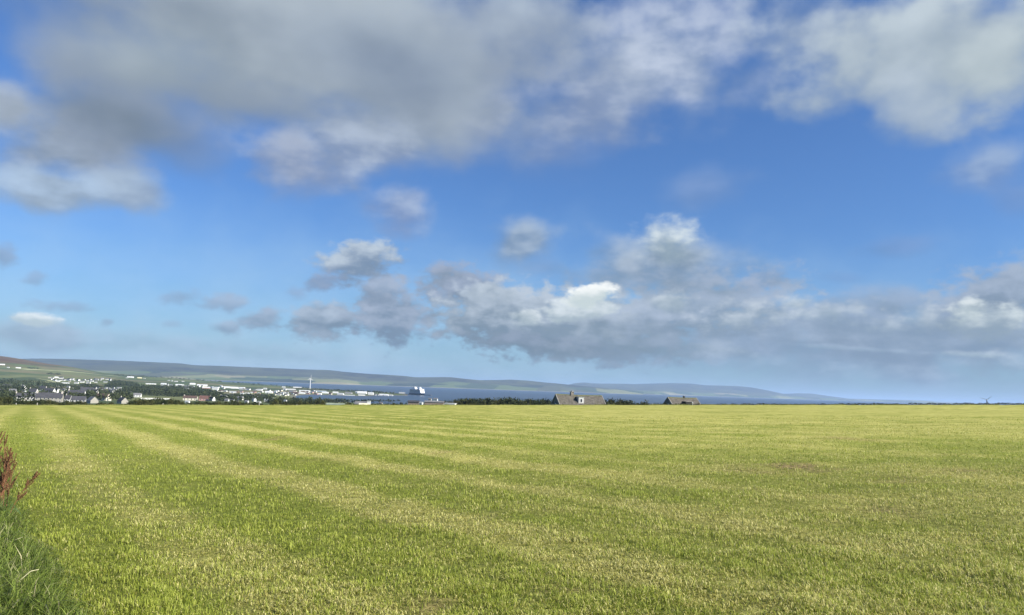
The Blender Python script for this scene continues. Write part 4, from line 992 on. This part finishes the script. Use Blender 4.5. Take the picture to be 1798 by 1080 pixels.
# ------------------------------------------------------------------ pale strips, track and mudflat draped over the land
def drape(name, pts, Wm, material, label, y0=900, lift=.5):
    P = [ground_at(x, y, y0) for x, y in pts]
    V = []; Fq = []
    Q = []
    for a_, b_ in zip(P[:-1], P[1:]):
        for k in range(14): Q.append(a_.lerp(b_, k / 14))
    Q.append(P[-1])
    for i, q in enumerate(Q):
        d = (Q[min(i + 1, len(Q) - 1)] - Q[max(i - 1, 0)]); d.z = 0; d.normalize(); n = Vector((-d.y, d.x, 0))
        w = Wm * (.75 + .5 * float(vnoise(np.array([i * .3]), np.array([1.0]), 2)[0])) / 2
        for k in range(5):
            v = q + n * (w * (k / 2 - 1)); V.append((v.x, v.y, lz(v.x, v.y) + lift))
    for i in range(len(Q) - 1):
        for k in range(4): Fq.append((i * 5 + k, i * 5 + k + 1, i * 5 + 5 + k + 1, i * 5 + 5 + k))
    return tag(mesh_obj(name, V, Fq, material, None, None, True), kind='structure', label=label)
m_strip = mat('pale_cut_strip', (.30, .31, .15), .95, .15, .02, dims='Object')
m_ochre = mat('ochre_rough', (.26, .21, .10), .95, .2, .02)
drape('path', [(38, 648.5), (70, 649.5), (110, 652), (160, 656.5), (190, 659.5), (214, 661.5)], 60, m_strip, 'pale green strip of cut grass crossing the left hill')
drape('path', [(66, 665), (84, 667.4), (96, 671)], 14, m_strip, 'pale track leading to the village')
drape('path', [(120, 676.5), (150, 677), (178, 676)], 40, m_ochre, 'ochre rough strip below the village')
drape('path', [(204, 666), (240, 668), (262, 669)], 110, mat('dry_rough', (.14, .13, .07), .95, .2, .02), 'dull brown rough grazing below the farm sheds')
drape('path', [(560, 708.6), (590, 708), (640, 706.5), (700, 706)], 10, m_strip, 'pale edge of the near shore', 600)
# ------------------------------------------------------------------ trees: trunk, limbs and a crown of leaf clumps
def leaf_mat(name, c1, c2, trans=0.25):
    m = bpy.data.materials.new(name); m.use_nodes = True
    t = m.node_tree; b = t.nodes['Principled BSDF']; b.inputs['Roughness'].default_value = .8; b.inputs['Specular IOR Level'].default_value = .15
    geo = N(t, 'ShaderNodeNewGeometry')
    n = tnoise(t, geo.outputs['Position'], .55, 3); n2 = tnoise(t, geo.outputs['Position'], 4.0, 2)
    t.links.new(mixc(t, mrange(t, M(t, 'ADD', n, M(t, 'MULTIPLY', M(t, 'SUBTRACT', n2, .5), .6)), .3, .7), c1, c2), b.inputs['Base Color'])
    return m
m_leaf = leaf_mat('dark_leaves', (.018, .026, .010), (.050, .060, .022))
m_leaf2 = leaf_mat('olive_leaves', (.030, .036, .012), (.075, .078, .026))
m_bark = mat('bark', (.07, .055, .04), .95, .2, 3)
def leaf_cloud(centres, radii, n, size, seed, flat=1.0):
    """n small quads spread through ellipsoids; returns V, faces"""
    r = np.random.default_rng(seed)
    c = np.array(centres, dtype=float); rd = np.array(radii, dtype=float)
    w = rd.prod(1) ** .7; k = r.choice(len(c), n, p=w / w.sum())
    d = r.normal(size=(n, 3)); d /= np.linalg.norm(d, axis=1)[:, None]
    u = r.random(n) ** .45
    p = c[k] + d * u[:, None] * rd[k]
    p += r.normal(size=(n, 3)) * size * .35
    a = r.normal(size=(n, 3)); a /= np.linalg.norm(a, axis=1)[:, None]
    b_ = np.cross(a, r.normal(size=(n, 3))); b_ /= np.linalg.norm(b_, axis=1)[:, None]
    s = size * (.5 + r.random(n))[:, None] * .5
    V = np.stack([p - a * s - b_ * s * .6, p + a * s - b_ * s * .6, p + a * s * .8 + b_ * s * .7, p - a * s * .6 + b_ * s * .6], 1).reshape(-1, 3)
    return V
def cloud_obj(name, V, material):
    n = len(V) // 4
    return np_mesh(name, V, np.arange(n * 4), np.full(n, 4), material)
def make_tree(name, h, w, lobes, n, size, seed, material):
    r = random.Random(seed)
    root = empty(name, (0, 0, 0))
    cs, rs = [], []
    for k in range(lobes):
        a = r.uniform(0, 6.28); q = r.uniform(.15, .62) * w / 2
        z = h * r.uniform(.45, .72)
        cs.append((math.cos(a) * q, math.sin(a) * q, z)); rs.append((w * r.uniform(.2, .32), w * r.uniform(.2, .32), h * r.uniform(.18, .24)))
    cs.append((0, 0, h * .62)); rs.append((w * .3, w * .3, h * .34))
    cr = cloud_obj('crown', leaf_cloud(cs, rs, n, size, seed), material); cr.parent = root
    tr = MB().tube((0, 0, -.8), (.05, 0, h * .45), h * .035, h * .022, 7).tube((.05, 0, h * .45), (.1, .1, h * .75), h * .022, h * .008, 6)
    for k in range(5):
        c = cs[k % len(cs)]; tr.tube((.03, 0, h * (.28 + .06 * k)), (c[0] * .8, c[1] * .8, c[2]), h * .014, h * .004, 5)
    tr.build('trunk', m_bark, root)
    return root
protos = [make_tree('tree', 1, .85, 5, 520, .085, 11, m_leaf), make_tree('tree', 1, 1.15, 7, 620, .085, 12, m_leaf), make_tree('tree', 1, .7, 5, 460, .08, 13, m_leaf2), make_tree('tree', 1, 1.4, 8, 640, .09, 14, m_leaf2)]
used = [False] * 4
def put_tree(px, ytop, Y, wpx, kind=None):
    k = kind if kind is not None else random.randrange(4)
    p = stand(px, Y); h = max(at(px, ytop, Y).z - p.z, 1.5)
    if not used[k]: o = protos[k]; used[k] = True
    else:
        o = protos[k].copy(); COL.objects.link(o)
        for ch in protos[k].children:
            c = ch.copy(); COL.objects.link(c); c.parent = o
    o.location = p; o.rotation_euler = (0, 0, random.uniform(0, 6.28))
    w = wpx * Y / F / (.85, 1.15, .7, 1.4)[k]
    o.scale = (w, w, h * 1.04)
    o['category'] = 'tree'
    return o
def belt(prof, Y0, Y1, step, wpx, place, group, desc='dark bushy tree', jit=1.2):
    xs_ = []; x = prof[0][0]
    while x <= prof[-1][0]: xs_.append(x); x += step * random.uniform(.75, 1.25)
    seg = []
    for x in xs_:
        yt = np.interp(x, [q[0] for q in prof], [q[1] for q in prof]) + random.uniform(-.3, 1.0) * jit
        o = put_tree(x, yt, random.uniform(Y0, Y1), wpx * random.uniform(.75, 1.3)); o['group'] = group
        seg.append((x, o, desc))
    label_row(seg, place)
belt([(-6, 697), (8, 695), (20, 695), (27, 700), (40, 702), (56, 703.5)], 285, 340, 5, 11, 'in front of the leftmost white terrace', 'dark trees along the left field hedge')
belt([(60, 702.5), (72, 700.5), (84, 698.5), (92, 701), (102, 705), (112, 705.5)], 285, 340, 5, 11, 'in front of the long beige terrace', 'dark trees along the left field hedge')
belt([(116, 702), (126, 704), (140, 703), (152, 704)], 285, 340, 5, 10, 'in front of the low grey house', 'dark trees along the left field hedge')
belt([(174, 706.5), (190, 706), (202, 705)], 285, 330, 5.5, 9, 'below the brown-roofed house', 'dark trees along the left field hedge')
belt([(228, 704), (236, 699.5), (250, 698), (262, 699), (275, 698)], 300, 380, 5, 11, 'below the pale boundary wall', 'dark trees along the left field hedge')
belt([(279, 697), (292, 697.5), (305, 699), (316, 701), (324, 705)], 300, 380, 5, 11, 'left of the cream bungalow', 'dark trees along the left field hedge')
belt([(330, 706.5), (345, 703.5), (360, 703), (372, 705), (384, 702), (396, 704)], 300, 360, 5, 10, 'below the red-roofed house', 'dark trees along the left field hedge')
belt([(400, 704), (412, 702), (424, 705), (436, 706.5), (450, 704), (462, 705)], 300, 360, 5, 10, 'between the red roof and the bay', 'dark trees along the left field hedge')
belt([(478, 701), (486, 699.6), (495, 701.5), (506, 704), (513, 701.5), (522, 702), (532, 703.5), (543, 703), (552, 700.5), (562, 698.5), (570, 702.5)], 300, 350, 5, 11, 'against the inner bay', 'dark trees in front of the inner bay')
belt([(576, 705.5), (590, 705), (604, 704.5), (616, 706), (628, 707)], 330, 380, 5.5, 10, 'above the long grey-green shed', 'low dark trees below the bay')
belt([(656, 706.5), (668, 707), (682, 705.8), (696, 706.5), (708, 706)], 360, 420, 5.5, 10, 'right of the white chimney stack', 'low dark trees below the bay')
belt([(714, 704), (720, 703)], 370, 385, 5, 9, 'left of the brown stone building', 'round trees by the brown building')
belt([(735, 705), (742, 705.5), (750, 702.5), (762, 702.5), (776, 702), (790, 700.5), (800, 700)], 440, 500, 6, 11, 'behind the long grey roof', 'dark trees behind the long grey roof')
belt([(804, 699.5), (812, 698.3), (824, 698.2), (838, 698.2), (850, 698), (862, 697.8)], 380, 450, 4.6, 17, 'in the left part of the dark wood', 'trees of the dark wood left of the cottage', 'dense dark tree', .35)
belt([(867, 697.6), (880, 697.5), (895, 696.4), (901, 698.6), (909, 697.2), (917, 699.6)], 380, 450, 4.6, 16, 'in the middle part of the dark wood', 'trees of the dark wood left of the cottage', 'dense dark tree', .35)
belt([(921, 700), (931, 698.6), (940, 700), (947, 699.3), (956, 698.6), (966, 700.5), (974, 700.5)], 380, 430, 5, 16, 'between the dark wood and the larger cottage', 'trees of the dark wood left of the cottage', 'round dark tree', .4)
belt([(1060, 700), (1072, 699), (1086, 698.8), (1098, 700.5), (1108, 702.5), (1116, 704.6)], 350, 420, 5, 17, 'right of the larger cottage', 'dark trees between the two cottages')
o = put_tree(1133, 702.0, 262, 27, 3); o['label'] = 'wide dome-shaped dark bush left of the smaller cottage'; o['category'] = 'bush'
belt([(1150, 706.4), (1158, 706), (1166, 706.6)], 275, 300, 5, 9, 'between dome-shaped bush and smaller cottage', 'low bushes beside the smaller cottage', 'low dark bush')
belt([(800, 706), (830, 705), (860, 706), (900, 706), (940, 707), (970, 707)], 300, 340, 8, 12, 'in the low front fringe of the dark wood', 'low bushes fringing the dark wood', 'low dark bush')

# ------------------------------------------------------------------ masses of distant wood (nobody could count them)
def in_poly(x, y, P):
    c = False; j = len(P) - 1
    for i in range(len(P)):
        if (P[i][1] > y) != (P[j][1] > y) and x < (P[j][0] - P[i][0]) * (y - P[i][1]) / (P[j][1] - P[i][1]) + P[i][0]: c = not c
        j = i
    return c
def wood(polys, n, hgt, label, y0=500, rx=5.0, leaves=18, size=2.2, material=None):
    r = random.Random(len(label)); C_, R_ = [], []
    for P, frac in polys:
        xs0 = [p[0] for p in P]; ys0 = [p[1] for p in P]; m = 0
        while m < n * frac:
            x, y = r.uniform(min(xs0), max(xs0)), r.uniform(min(ys0), max(ys0))
            if not in_poly(x, y, P): continue
            m += 1
            g_ = ground_at(x, y, y0); h = hgt * r.uniform(.6, 1.2)
            C_.append((g_.x, g_.y, g_.z + h * .5)); R_.append((rx * r.uniform(.6, 1.3), rx * r.uniform(.6, 1.3), h * .5))
    V = leaf_cloud(C_, R_, int(len(C_) * leaves), size, 5)
    o = cloud_obj('woodland', V, material or m_leaf)
    return tag(o, label, 'woodland', kind='stuff')
wood([([(190, 676), (198, 671), (210, 671), (240, 675), (242, 679), (205, 680), (188, 680)], .35), ([(232, 682), (250, 680), (290, 679), (345, 682), (362, 689), (388, 694), (388, 698), (300, 697), (255, 694), (230, 690), (205, 688)], 1.0)],
     900, 9, 'dark plantation stretching below the white sheds', 700, 6)
wood([([(-30, 668), (30, 668.5), (70, 672), (120, 679), (150, 681), (150, 688), (60, 688), (-30, 688)], .7), ([(0, 690), (40, 696), (110, 694), (150, 700), (150, 706), (0, 706)], .35), ([(150, 684), (200, 690), (230, 692), (232, 704), (150, 704)], .3)],
     520, 8, 'dark garden trees scattered between the houses at left', 560, 5)
wood([([(370, 694), (480, 696), (478, 704), (370, 705)], .6), ([(470, 703), (560, 705), (700, 706), (700, 708), (470, 709)], .5), ([(140, 676), (200, 678), (200, 682), (140, 681)], .2)],
     420, 6, 'dark shrubs between the small houses by the harbour', 560, 4.5)
wood([([(200, 657.5), (250, 660.5), (300, 663.3), (380, 669), (470, 675.5), (540, 681), (540, 682.5), (470, 677.5), (380, 671), (300, 665.5), (200, 659.5)], .5), ([(48, 646.5), (66, 646.5), (66, 648), (48, 648)], .06), ([(84, 656), (104, 657), (104, 658.5), (84, 657.5)], .05)],
     300, 5, 'thin dark line of shrubs along the ridge above the sheds', 1400, 8, 10, 3.2)
wood([([(520, 682.5), (600, 685.2), (690, 690.2), (690, 691.6), (600, 687), (520, 684)], .5)], 240, 4.5, 'dark scrub along the far shore of the spit', 2000, 8, 10, 3.2)

# ------------------------------------------------------------------ hedges on the field edge
def hedge(pts, hpx, dens, label, lift=0.0, seed=3, size=.16):
    """pts: (pixel x, top pixel y) along the far edge of the field"""
    r = np.random.default_rng(seed); Vs = []
    for (xa, ya), (xb, yb) in zip(pts[:-1], pts[1:]):
        n = int((xb - xa) * dens)
        xx = xa + (xb - xa) * r.random(n)
        top = ya + (yb - ya) * (xx - xa) / (xb - xa)
        bump = fbm(xx * .09, xx * 0, 4, seed) * 3.4 - 1.7 + fbm(xx * .6, xx * 0 + 4, 2, seed) * 1.6 - .8
        for x, tp, bm_ in zip(xx, top, bump):
            Y = 151.5 + r.random() * 1.4
            a_ = at(x, tp + min(bm_, 1.4), Y); zg = lz(a_.x, a_.y)
            z = zg + (a_.z - zg) * r.random() ** .55
            Vs.append((a_.x, a_.y, z))
    P = np.array(Vs); n = len(P)
    a = r.normal(size=(n, 3)); a /= np.linalg.norm(a, axis=1)[:, None]
    b_ = np.cross(a, r.normal(size=(n, 3))); b_ /= np.linalg.norm(b_, axis=1)[:, None]
    s = size * (.4 + .8 * r.random(n))[:, None] * .5
    V = np.stack([P - a * s - b_ * s * .6, P + a * s - b_ * s * .6, P + a * s * .8 + b_ * s * .7, P - a * s * .6 + b_ * s * .6], 1).reshape(-1, 3)
    o = cloud_obj('hedge', V, m_leaf2); return tag(o, label, 'hedge')
hedge([(-40, 709.2), (150, 709.4), (300, 709.6), (470, 709.8), (560, 711)], 3, 22, 'low dark hedge along the left end of the field edge', seed=3)
hedge([(1062, 709.2), (1240, 709.2)], 3, 18, 'low hedge running past the two cottages', seed=5)
hedge([(1241, 709.3), (1400, 709), (1600, 708.2), (1700, 707.8), (1840, 707.2)], 3, 22, 'thin ragged hedge along the right end of the field edge', seed=7)
hedge([(800, 711), (970, 711)], 3, 14, 'low dark hedge in front of the dark wood', seed=9)
# pale posts at the far edge
m_post = mat('pale_post_wood', (.42, .40, .34), .9, .2, 3)
got = []
for (x, yt, Y) in [(28, 707.6, 150.6), (65, 707.2, 150.6), (286, 708, 150.6), (455, 705.5, 150.6), (521, 710, 150.6), (1146, 708.3, 150.6), (760, 711, 150.6), (770, 711, 150.6), (775, 711.2, 150.6)]:
    p = at(x, 712.5, Y); zt = at(x, yt, Y).z; zb = lz(p.x, p.y)
    o = MB().poly_prism([(-.06, 0), (.06, 0), (.06, zt - zb - .06), (0, zt - zb), (-.06, zt - zb - .06)], 'y', -.05, .05).build('fence_post', m_post)
    o.location = (p.x, p.y, zb); o['category'] = 'fence post'; o['group'] = 'posts along the far edge of the field'
    got.append((x, o, 'short pale wooden post'))
label_row(got, 'at the far edge of the field')
# ------------------------------------------------------------------ real blades over the nearer field
def blade_mesh(name, x, y, z, hgt, wid, lean, seed, material, attrs, curve=0.6):
    r = np.random.default_rng(seed); n = len(x)
    a = r.random(n) * 2 * np.pi                        # lean direction
    dx, dy = np.cos(a), np.sin(a)
    f = a + np.pi / 2 + r.normal(size=n) * .5           # blade width direction
    wx, wy = np.cos(f) * wid / 2, np.sin(f) * wid / 2
    l1 = lean * .35; l2 = lean
    B = np.stack([x, y, z], 1)
    W = np.stack([wx, wy, np.zeros(n)], 1)
    m_ = B + np.stack([dx * l1 * hgt, dy * l1 * hgt, hgt * .58 * np.sqrt(np.clip(1 - (l1 * .8) ** 2, .05, 1))], 1)
    tz = hgt * np.clip(1 - .55 * lean ** 1.5, .08, 1)
    T = B + np.stack([dx * l2 * hgt, dy * l2 * hgt, tz], 1)
    V = np.stack([B - W, B + W, m_ + W * .8, m_ - W * .8, T], 1).reshape(-1, 3)
    k = np.arange(n)[:, None] * 5
    fc = np.concatenate([k + np.array([[0, 1, 2, 3]]), k + np.array([[3, 2, 4]])], 1).ravel()
    npf = np.tile(np.array([4, 3]), n)
    at_ = {q: np.repeat(v, 5) for q, v in attrs.items()}
    at_['tip'] = np.tile(np.array([0, 0, .6, .6, 1.0]), n)
    return np_mesh(name, V, fc, npf, material, False, at_)
def grass_material(name, g1, g2, s1, s2, root):
    m = bpy.data.materials.new(name); m.use_nodes = True
    t = m.node_tree; b = t.nodes['Principled BSDF']; b.inputs['Roughness'].default_value = .6; b.inputs['Specular IOR Level'].default_value = .25
    def A(nm):
        q = N(t, 'ShaderNodeAttribute'); q.attribute_name = nm; return q.outputs['Fac']
    gcol = mixc(t, A('rnd'), g1, g2); scol = mixc(t, A('rnd'), s1, s2)
    c = mixc(t, A('dry'), gcol, scol)
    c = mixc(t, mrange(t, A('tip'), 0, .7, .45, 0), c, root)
    t.links.new(c, b.inputs['Base Color'])
    tr = N(t, 'ShaderNodeBsdfTranslucent'); t.links.new(c, tr.inputs[0])
    mx = N(t, 'ShaderNodeMixShader'); mx.inputs[0].default_value = .36
    t.links.new(b.outputs[0], mx.inputs[1]); t.links.new(tr.outputs[0], mx.inputs[2])
    t.links.new(mx.outputs[0], t.nodes['Material Output'].inputs[0])
    return m
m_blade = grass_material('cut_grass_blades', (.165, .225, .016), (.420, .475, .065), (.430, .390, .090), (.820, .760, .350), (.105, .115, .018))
def scatter(n, d0, d1, pw, seed):
    r = np.random.default_rng(seed)
    u = r.random(n)
    d = (d0 ** (1 - pw) + u * (d1 ** (1 - pw) - d0 ** (1 - pw))) ** (1 / (1 - pw))
    az_ = np.radians(-38 + 76 * r.random(n))
    return d * np.tan(az_), d, r
NB = 520000
x, y, r = scatter(NB, 3.9, 60, 1.75, 77)
s, br = straw(x, y)
clump = fbm(x * 3.1, y * 3.1, 3, 201); cl2 = fbm(x * 9, y * 9, 2, 203)
dry = (r.random(NB) < np.clip(.10 + .80 * s, 0, .93)).astype(float)
dry = np.clip(dry * (.75 + .25 * r.random(NB)) + (1 - dry) * .18 * r.random(NB), 0, 1)
keep = r.random(NB) > np.clip(br * .8 + (cl2 < .40) * .55 + (clump < .40) * .25, 0, .93)
x, y, dry, clump, s, br = (q[keep] for q in (x, y, dry, clump, s, br)); n = len(x); r = np.random.default_rng(78)
dist = np.sqrt(x * x + y * y)
far = 1 + np.clip(dist - 7, 0, 60) / 16
tuft = np.clip((clump - .35) * 2.2, 0, 1.3)
hgt = (.018 + .040 * r.random(n) ** 1.5 + .045 * tuft) * (1 - .3 * dry) * (.9 + .12 * far)
wid = (.0035 + .003 * r.random(n)) * far * (1 + .3 * dry)
lean = np.where(dry > .5, .45 + .9 * r.random(n), .15 + .7 * r.random(n))
z = field_z(x, y) - .004 + dry * .012 * r.random(n)
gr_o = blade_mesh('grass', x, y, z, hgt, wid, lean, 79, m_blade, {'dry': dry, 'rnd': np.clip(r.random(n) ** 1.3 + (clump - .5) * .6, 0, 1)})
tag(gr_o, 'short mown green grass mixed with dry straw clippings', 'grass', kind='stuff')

# ------------------------------------------------------------------ rough verge at the lower left
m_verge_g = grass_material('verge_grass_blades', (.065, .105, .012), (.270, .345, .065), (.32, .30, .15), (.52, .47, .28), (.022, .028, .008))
r = np.random.default_rng(90)
edge = [field_pt(px, py) for px, py in ((185, 1120), (156, 1075), (116, 1000), (74, 940), (50, 900), (30, 860), (6, 790), (-30, 760))]
ex = np.array([q[0] for q in edge]); ey = np.array([q[1] for q in edge])
n = 100000
y = ey.min() - .6 + (ey.max() - ey.min() + .6) * r.random(n) ** 1.6
xe = np.interp(y, ey, ex)
back = r.random(n) ** .8 * (1.5 + .12 * y)
x = xe - back + (fbm(y * 1.3, y * 0, 3, 8) - .5) * .5
tall = np.clip(back / .45, .25, 1)
x = x.copy(); z = field_z(x, y) + np.clip(back * .10, 0, .25)
hgt = (.12 + .28 * r.random(n) ** 1.3) * tall * (1 + .3 * (fbm(x * 2, y * 2, 3, 12) - .5))
hgt = np.maximum(hgt, .04)
vg = blade_mesh('grass', x, y, z, hgt, .004 + .007 * r.random(n) ** 2, .4 + 1.0 * r.random(n), 91, m_verge_g, {'dry': (r.random(n) < .16) * r.random(n), 'rnd': r.random(n)})
tag(vg, 'long rough blue-green grass of the verge at the lower left corner', 'grass', kind='stuff')

# dock plants gone to rusty seed, and pale grass stalks
m_dock = mat('rusty_dock_seed', (.185, .092, .042), .9, .5, 60, col2=(.060, .030, .018), dims='Object')
m_dstem = mat('dock_stem', (.22, .10, .05), .9, .2, 10)
m_dleaf = mat('dock_leaf', (.07, .12, .035), .8, .3, 10)
def dock(px, py, Y, h, lean, seed, label):
    rr_ = random.Random(seed); p = at(px, py, Y); z0 = float(field_z(p.x, p.y))
    root = empty('dock_plant', (p.x, p.y, z0)); tag(root, label, 'dock plant', 'rusty dock plants at the left edge')
    stem = MB(); heads = []
    pts = [Vector((lean[0] * (k / 8) ** 1.5, lean[1] * (k / 8) ** 1.5, h * k / 8)) for k in range(9)]
    for k in range(8): stem.tube(pts[k], pts[k + 1], .006 - .0005 * k, .0055 - .0005 * k, 6)
    ends = []
    for k in range(11):
        f = rr_.uniform(.30, .92); i = int(f * 8); b0 = pts[i].lerp(pts[min(i + 1, 8)], f * 8 - i)
        a_ = rr_.uniform(0, 6.28); l_ = h * rr_.uniform(.14, .30) * (1.15 - f * .6)
        e_ = b0 + Vector((math.cos(a_) * l_ * .45, math.sin(a_) * l_ * .45, l_ * .9)) + Vector(lean + (0,)) * .18
        stem.tube(b0, e_, .003, .002, 5); ends.append((b0, e_))
    stem.build('stem', m_dstem, root)
    ends.append((pts[5], pts[8]))
    for b0, e_ in ends:
        n = 150; r2 = np.random.default_rng(rr_.randrange(9999))
        u = r2.random(n)[:, None]; c = np.array(b0)[None] * (1 - u) + np.array(e_)[None] * u * 1.0 if False else np.array(b0)[None] + (np.array(e_) - np.array(b0))[None] * (u * .85 + .18)
        c = c + r2.normal(size=(n, 3)) * .007 * (1.3 - u)
        a2 = r2.normal(size=(n, 3)); a2 /= np.linalg.norm(a2, axis=1)[:, None]
        b2 = np.cross(a2, r2.normal(size=(n, 3))); b2 /= np.linalg.norm(b2, axis=1)[:, None]
        s2 = .0045 * (.6 + .8 * r2.random(n))[:, None]
        V = np.stack([c - a2 * s2, c - b2 * s2, c + a2 * s2, c + b2 * s2], 1).reshape(-1, 3)
        o = cloud_obj('seed_head', V, m_dock); o.parent = root
    lf = MB()
    for k in range(6):
        a_ = rr_.uniform(0, 6.28); l_ = rr_.uniform(.14, .24); w = l_ * .18; ca, sa = math.cos(a_), math.sin(a_)
        n0 = len(lf.v)
        for (u, ww, zz) in ((0, .2, .03), (.35, 1, .10), (.7, .8, .12), (1, .05, .06)):
            for sg in (-1, 1): lf.v.append((ca * l_ * u - sa * w * ww * sg, sa * l_ * u + ca * w * ww * sg, zz + (.01 if sg > 0 else 0)))
        for i in range(3): lf.f.append((n0 + 2 * i, n0 + 2 * i + 1, n0 + 2 * i + 3, n0 + 2 * i + 2)); lf.m.append(0)
    lf.build('leaf_rosette', m_dleaf, root)
    return root
def dock_px(px, py, tx, ty, seed, label, Y=None):
    """foot at (px, py) on the ground, tip seen at (tx, ty)"""
    gx, gy = field_pt(px, py); Y = gy
    a_ = at(px, py, Y); b_ = at(tx, ty, Y)
    return dock(px, py, Y, b_.z - a_.z, ((b_.x - a_.x), .05), seed, label)
dock_px(-14, 905, -6, 752, 1, 'tallest rusty dock plant, cut by the left edge of the photo')
dock_px(4, 908, 3, 772, 2, 'dense rusty dock plant at the left edge, beside the tallest one')
dock_px(8, 912, 24, 800, 3, 'rust-red dock plant leaning a little towards the field')
dock_px(14, 915, 62, 832, 4, 'rust-brown dock stalk leaning far right over the mown grass')
dock_px(0, 900, 14, 790, 5, 'dark red dock plant in the middle of the rusty clump')
dock_px(-30, 925, -22, 770, 6, 'rusty dock plant mostly outside the left edge')
r_ = random.Random(44)
for k in range(6):
    fx = r_.uniform(-30, 34); dock_px(fx, 905 + r_.uniform(-6, 14), fx + r_.uniform(-8, 22), r_.uniform(786, 858), 20 + k, ['short rusty dock in front of the tall ones', 'thin brown dock stalk', 'ragged rusty dock stalk', 'low dull red dock plant'][k % 4] + ', ' + ORD[k] + ' small one from the left edge')
m_pale = mat('pale_stalk', (.50, .47, .28), .7)
def stalk(pts, Y, label):
    P = [at(px, py, Y + k * .05) for k, (px, py) in enumerate(pts)]
    base = P[0].copy(); o = MB()
    for a_, b_ in zip(P[:-1], P[1:]): o.tube(a_ - base, b_ - base, .0028, .0022, 6)
    q = o.build('grass_stalk', m_pale); q.location = base; return tag(q, label, 'grass stalk')
stalk([(-12, 1068), (18, 1034), (36, 1018), (54, 1003), (68, 1000)], 5.6, 'bent pale straw stalk across the rough grass in the lower left corner')
stalk([(-8, 1076), (16, 1058), (40, 1046), (62, 1038)], 5.5, 'second fainter pale stalk just below the bent one')
stalk([(-6, 966), (16, 952), (40, 943)], 7.2, 'thin pale stalk in the rough grass under the dock plants')

# uncut rough grass along the far edge of the field
r = np.random.default_rng(123); n = 60000
y = 149.2 + 1.6 * r.random(n); x = -118 + 236 * r.random(n)
cl = fbm(x * .35, x * 0, 4, 77)
hgt = (.05 + .30 * np.clip(cl - .38, 0, .5) + .12 * r.random(n) * (cl > .45))
z = np.where(y < FIELD_Y, field_z(x, y), field_z(x, np.full(n, FIELD_Y)) - .30 * (y - FIELD_Y)) - .01
m_edge = grass_material('edge_grass_blades', (.13, .17, .03), (.26, .30, .07), (.36, .33, .14), (.60, .54, .30), (.10, .10, .03))
eg = blade_mesh('grass', x, y, z, hgt, .03 + .03 * r.random(n), .2 + .6 * r.random(n), 124, m_edge, {'dry': (r.random(n) < .55) * r.random(n), 'rnd': r.random(n)})
tag(eg, 'uncut pale grass fringe along the far edge of the field', 'grass', kind='stuff')
# ------------------------------------------------------------------ haze: one closed box of pale air
m_haze = bpy.data.materials.new('haze_air'); m_haze.use_nodes = True
t = m_haze.node_tree; t.nodes.clear()
o_ = N(t, 'ShaderNodeOutputMaterial'); v_ = N(t, 'ShaderNodeVolumePrincipled')
v_.inputs['Color'].default_value = (0.46, 0.65, 0.93, 1)
v_.inputs['Density'].default_value = HAZE_D if 'HAZE_D' in globals() else 4.6e-5
v_.inputs['Anisotropy'].default_value = 0.1
t.links.new(v_.outputs[0], o_.inputs['Volume'])
HB, z0, z1 = 72000.0, -7.0, 260.0
V = [(x, y, z) for z in (z0, z1) for x, y in ((-HB, -HB), (HB, -HB), (HB, HB), (-HB, HB))]
haze = mesh_obj('haze', V, [(0, 3, 2, 1), (4, 5, 6, 7), (0, 1, 5, 4), (1, 2, 6, 5), (2, 3, 7, 6), (3, 0, 4, 7)], m_haze)
tag(haze, kind='stuff', label='thin pale sea haze over the whole view', cat='haze')
scene.cycles.volume_bounces = 1
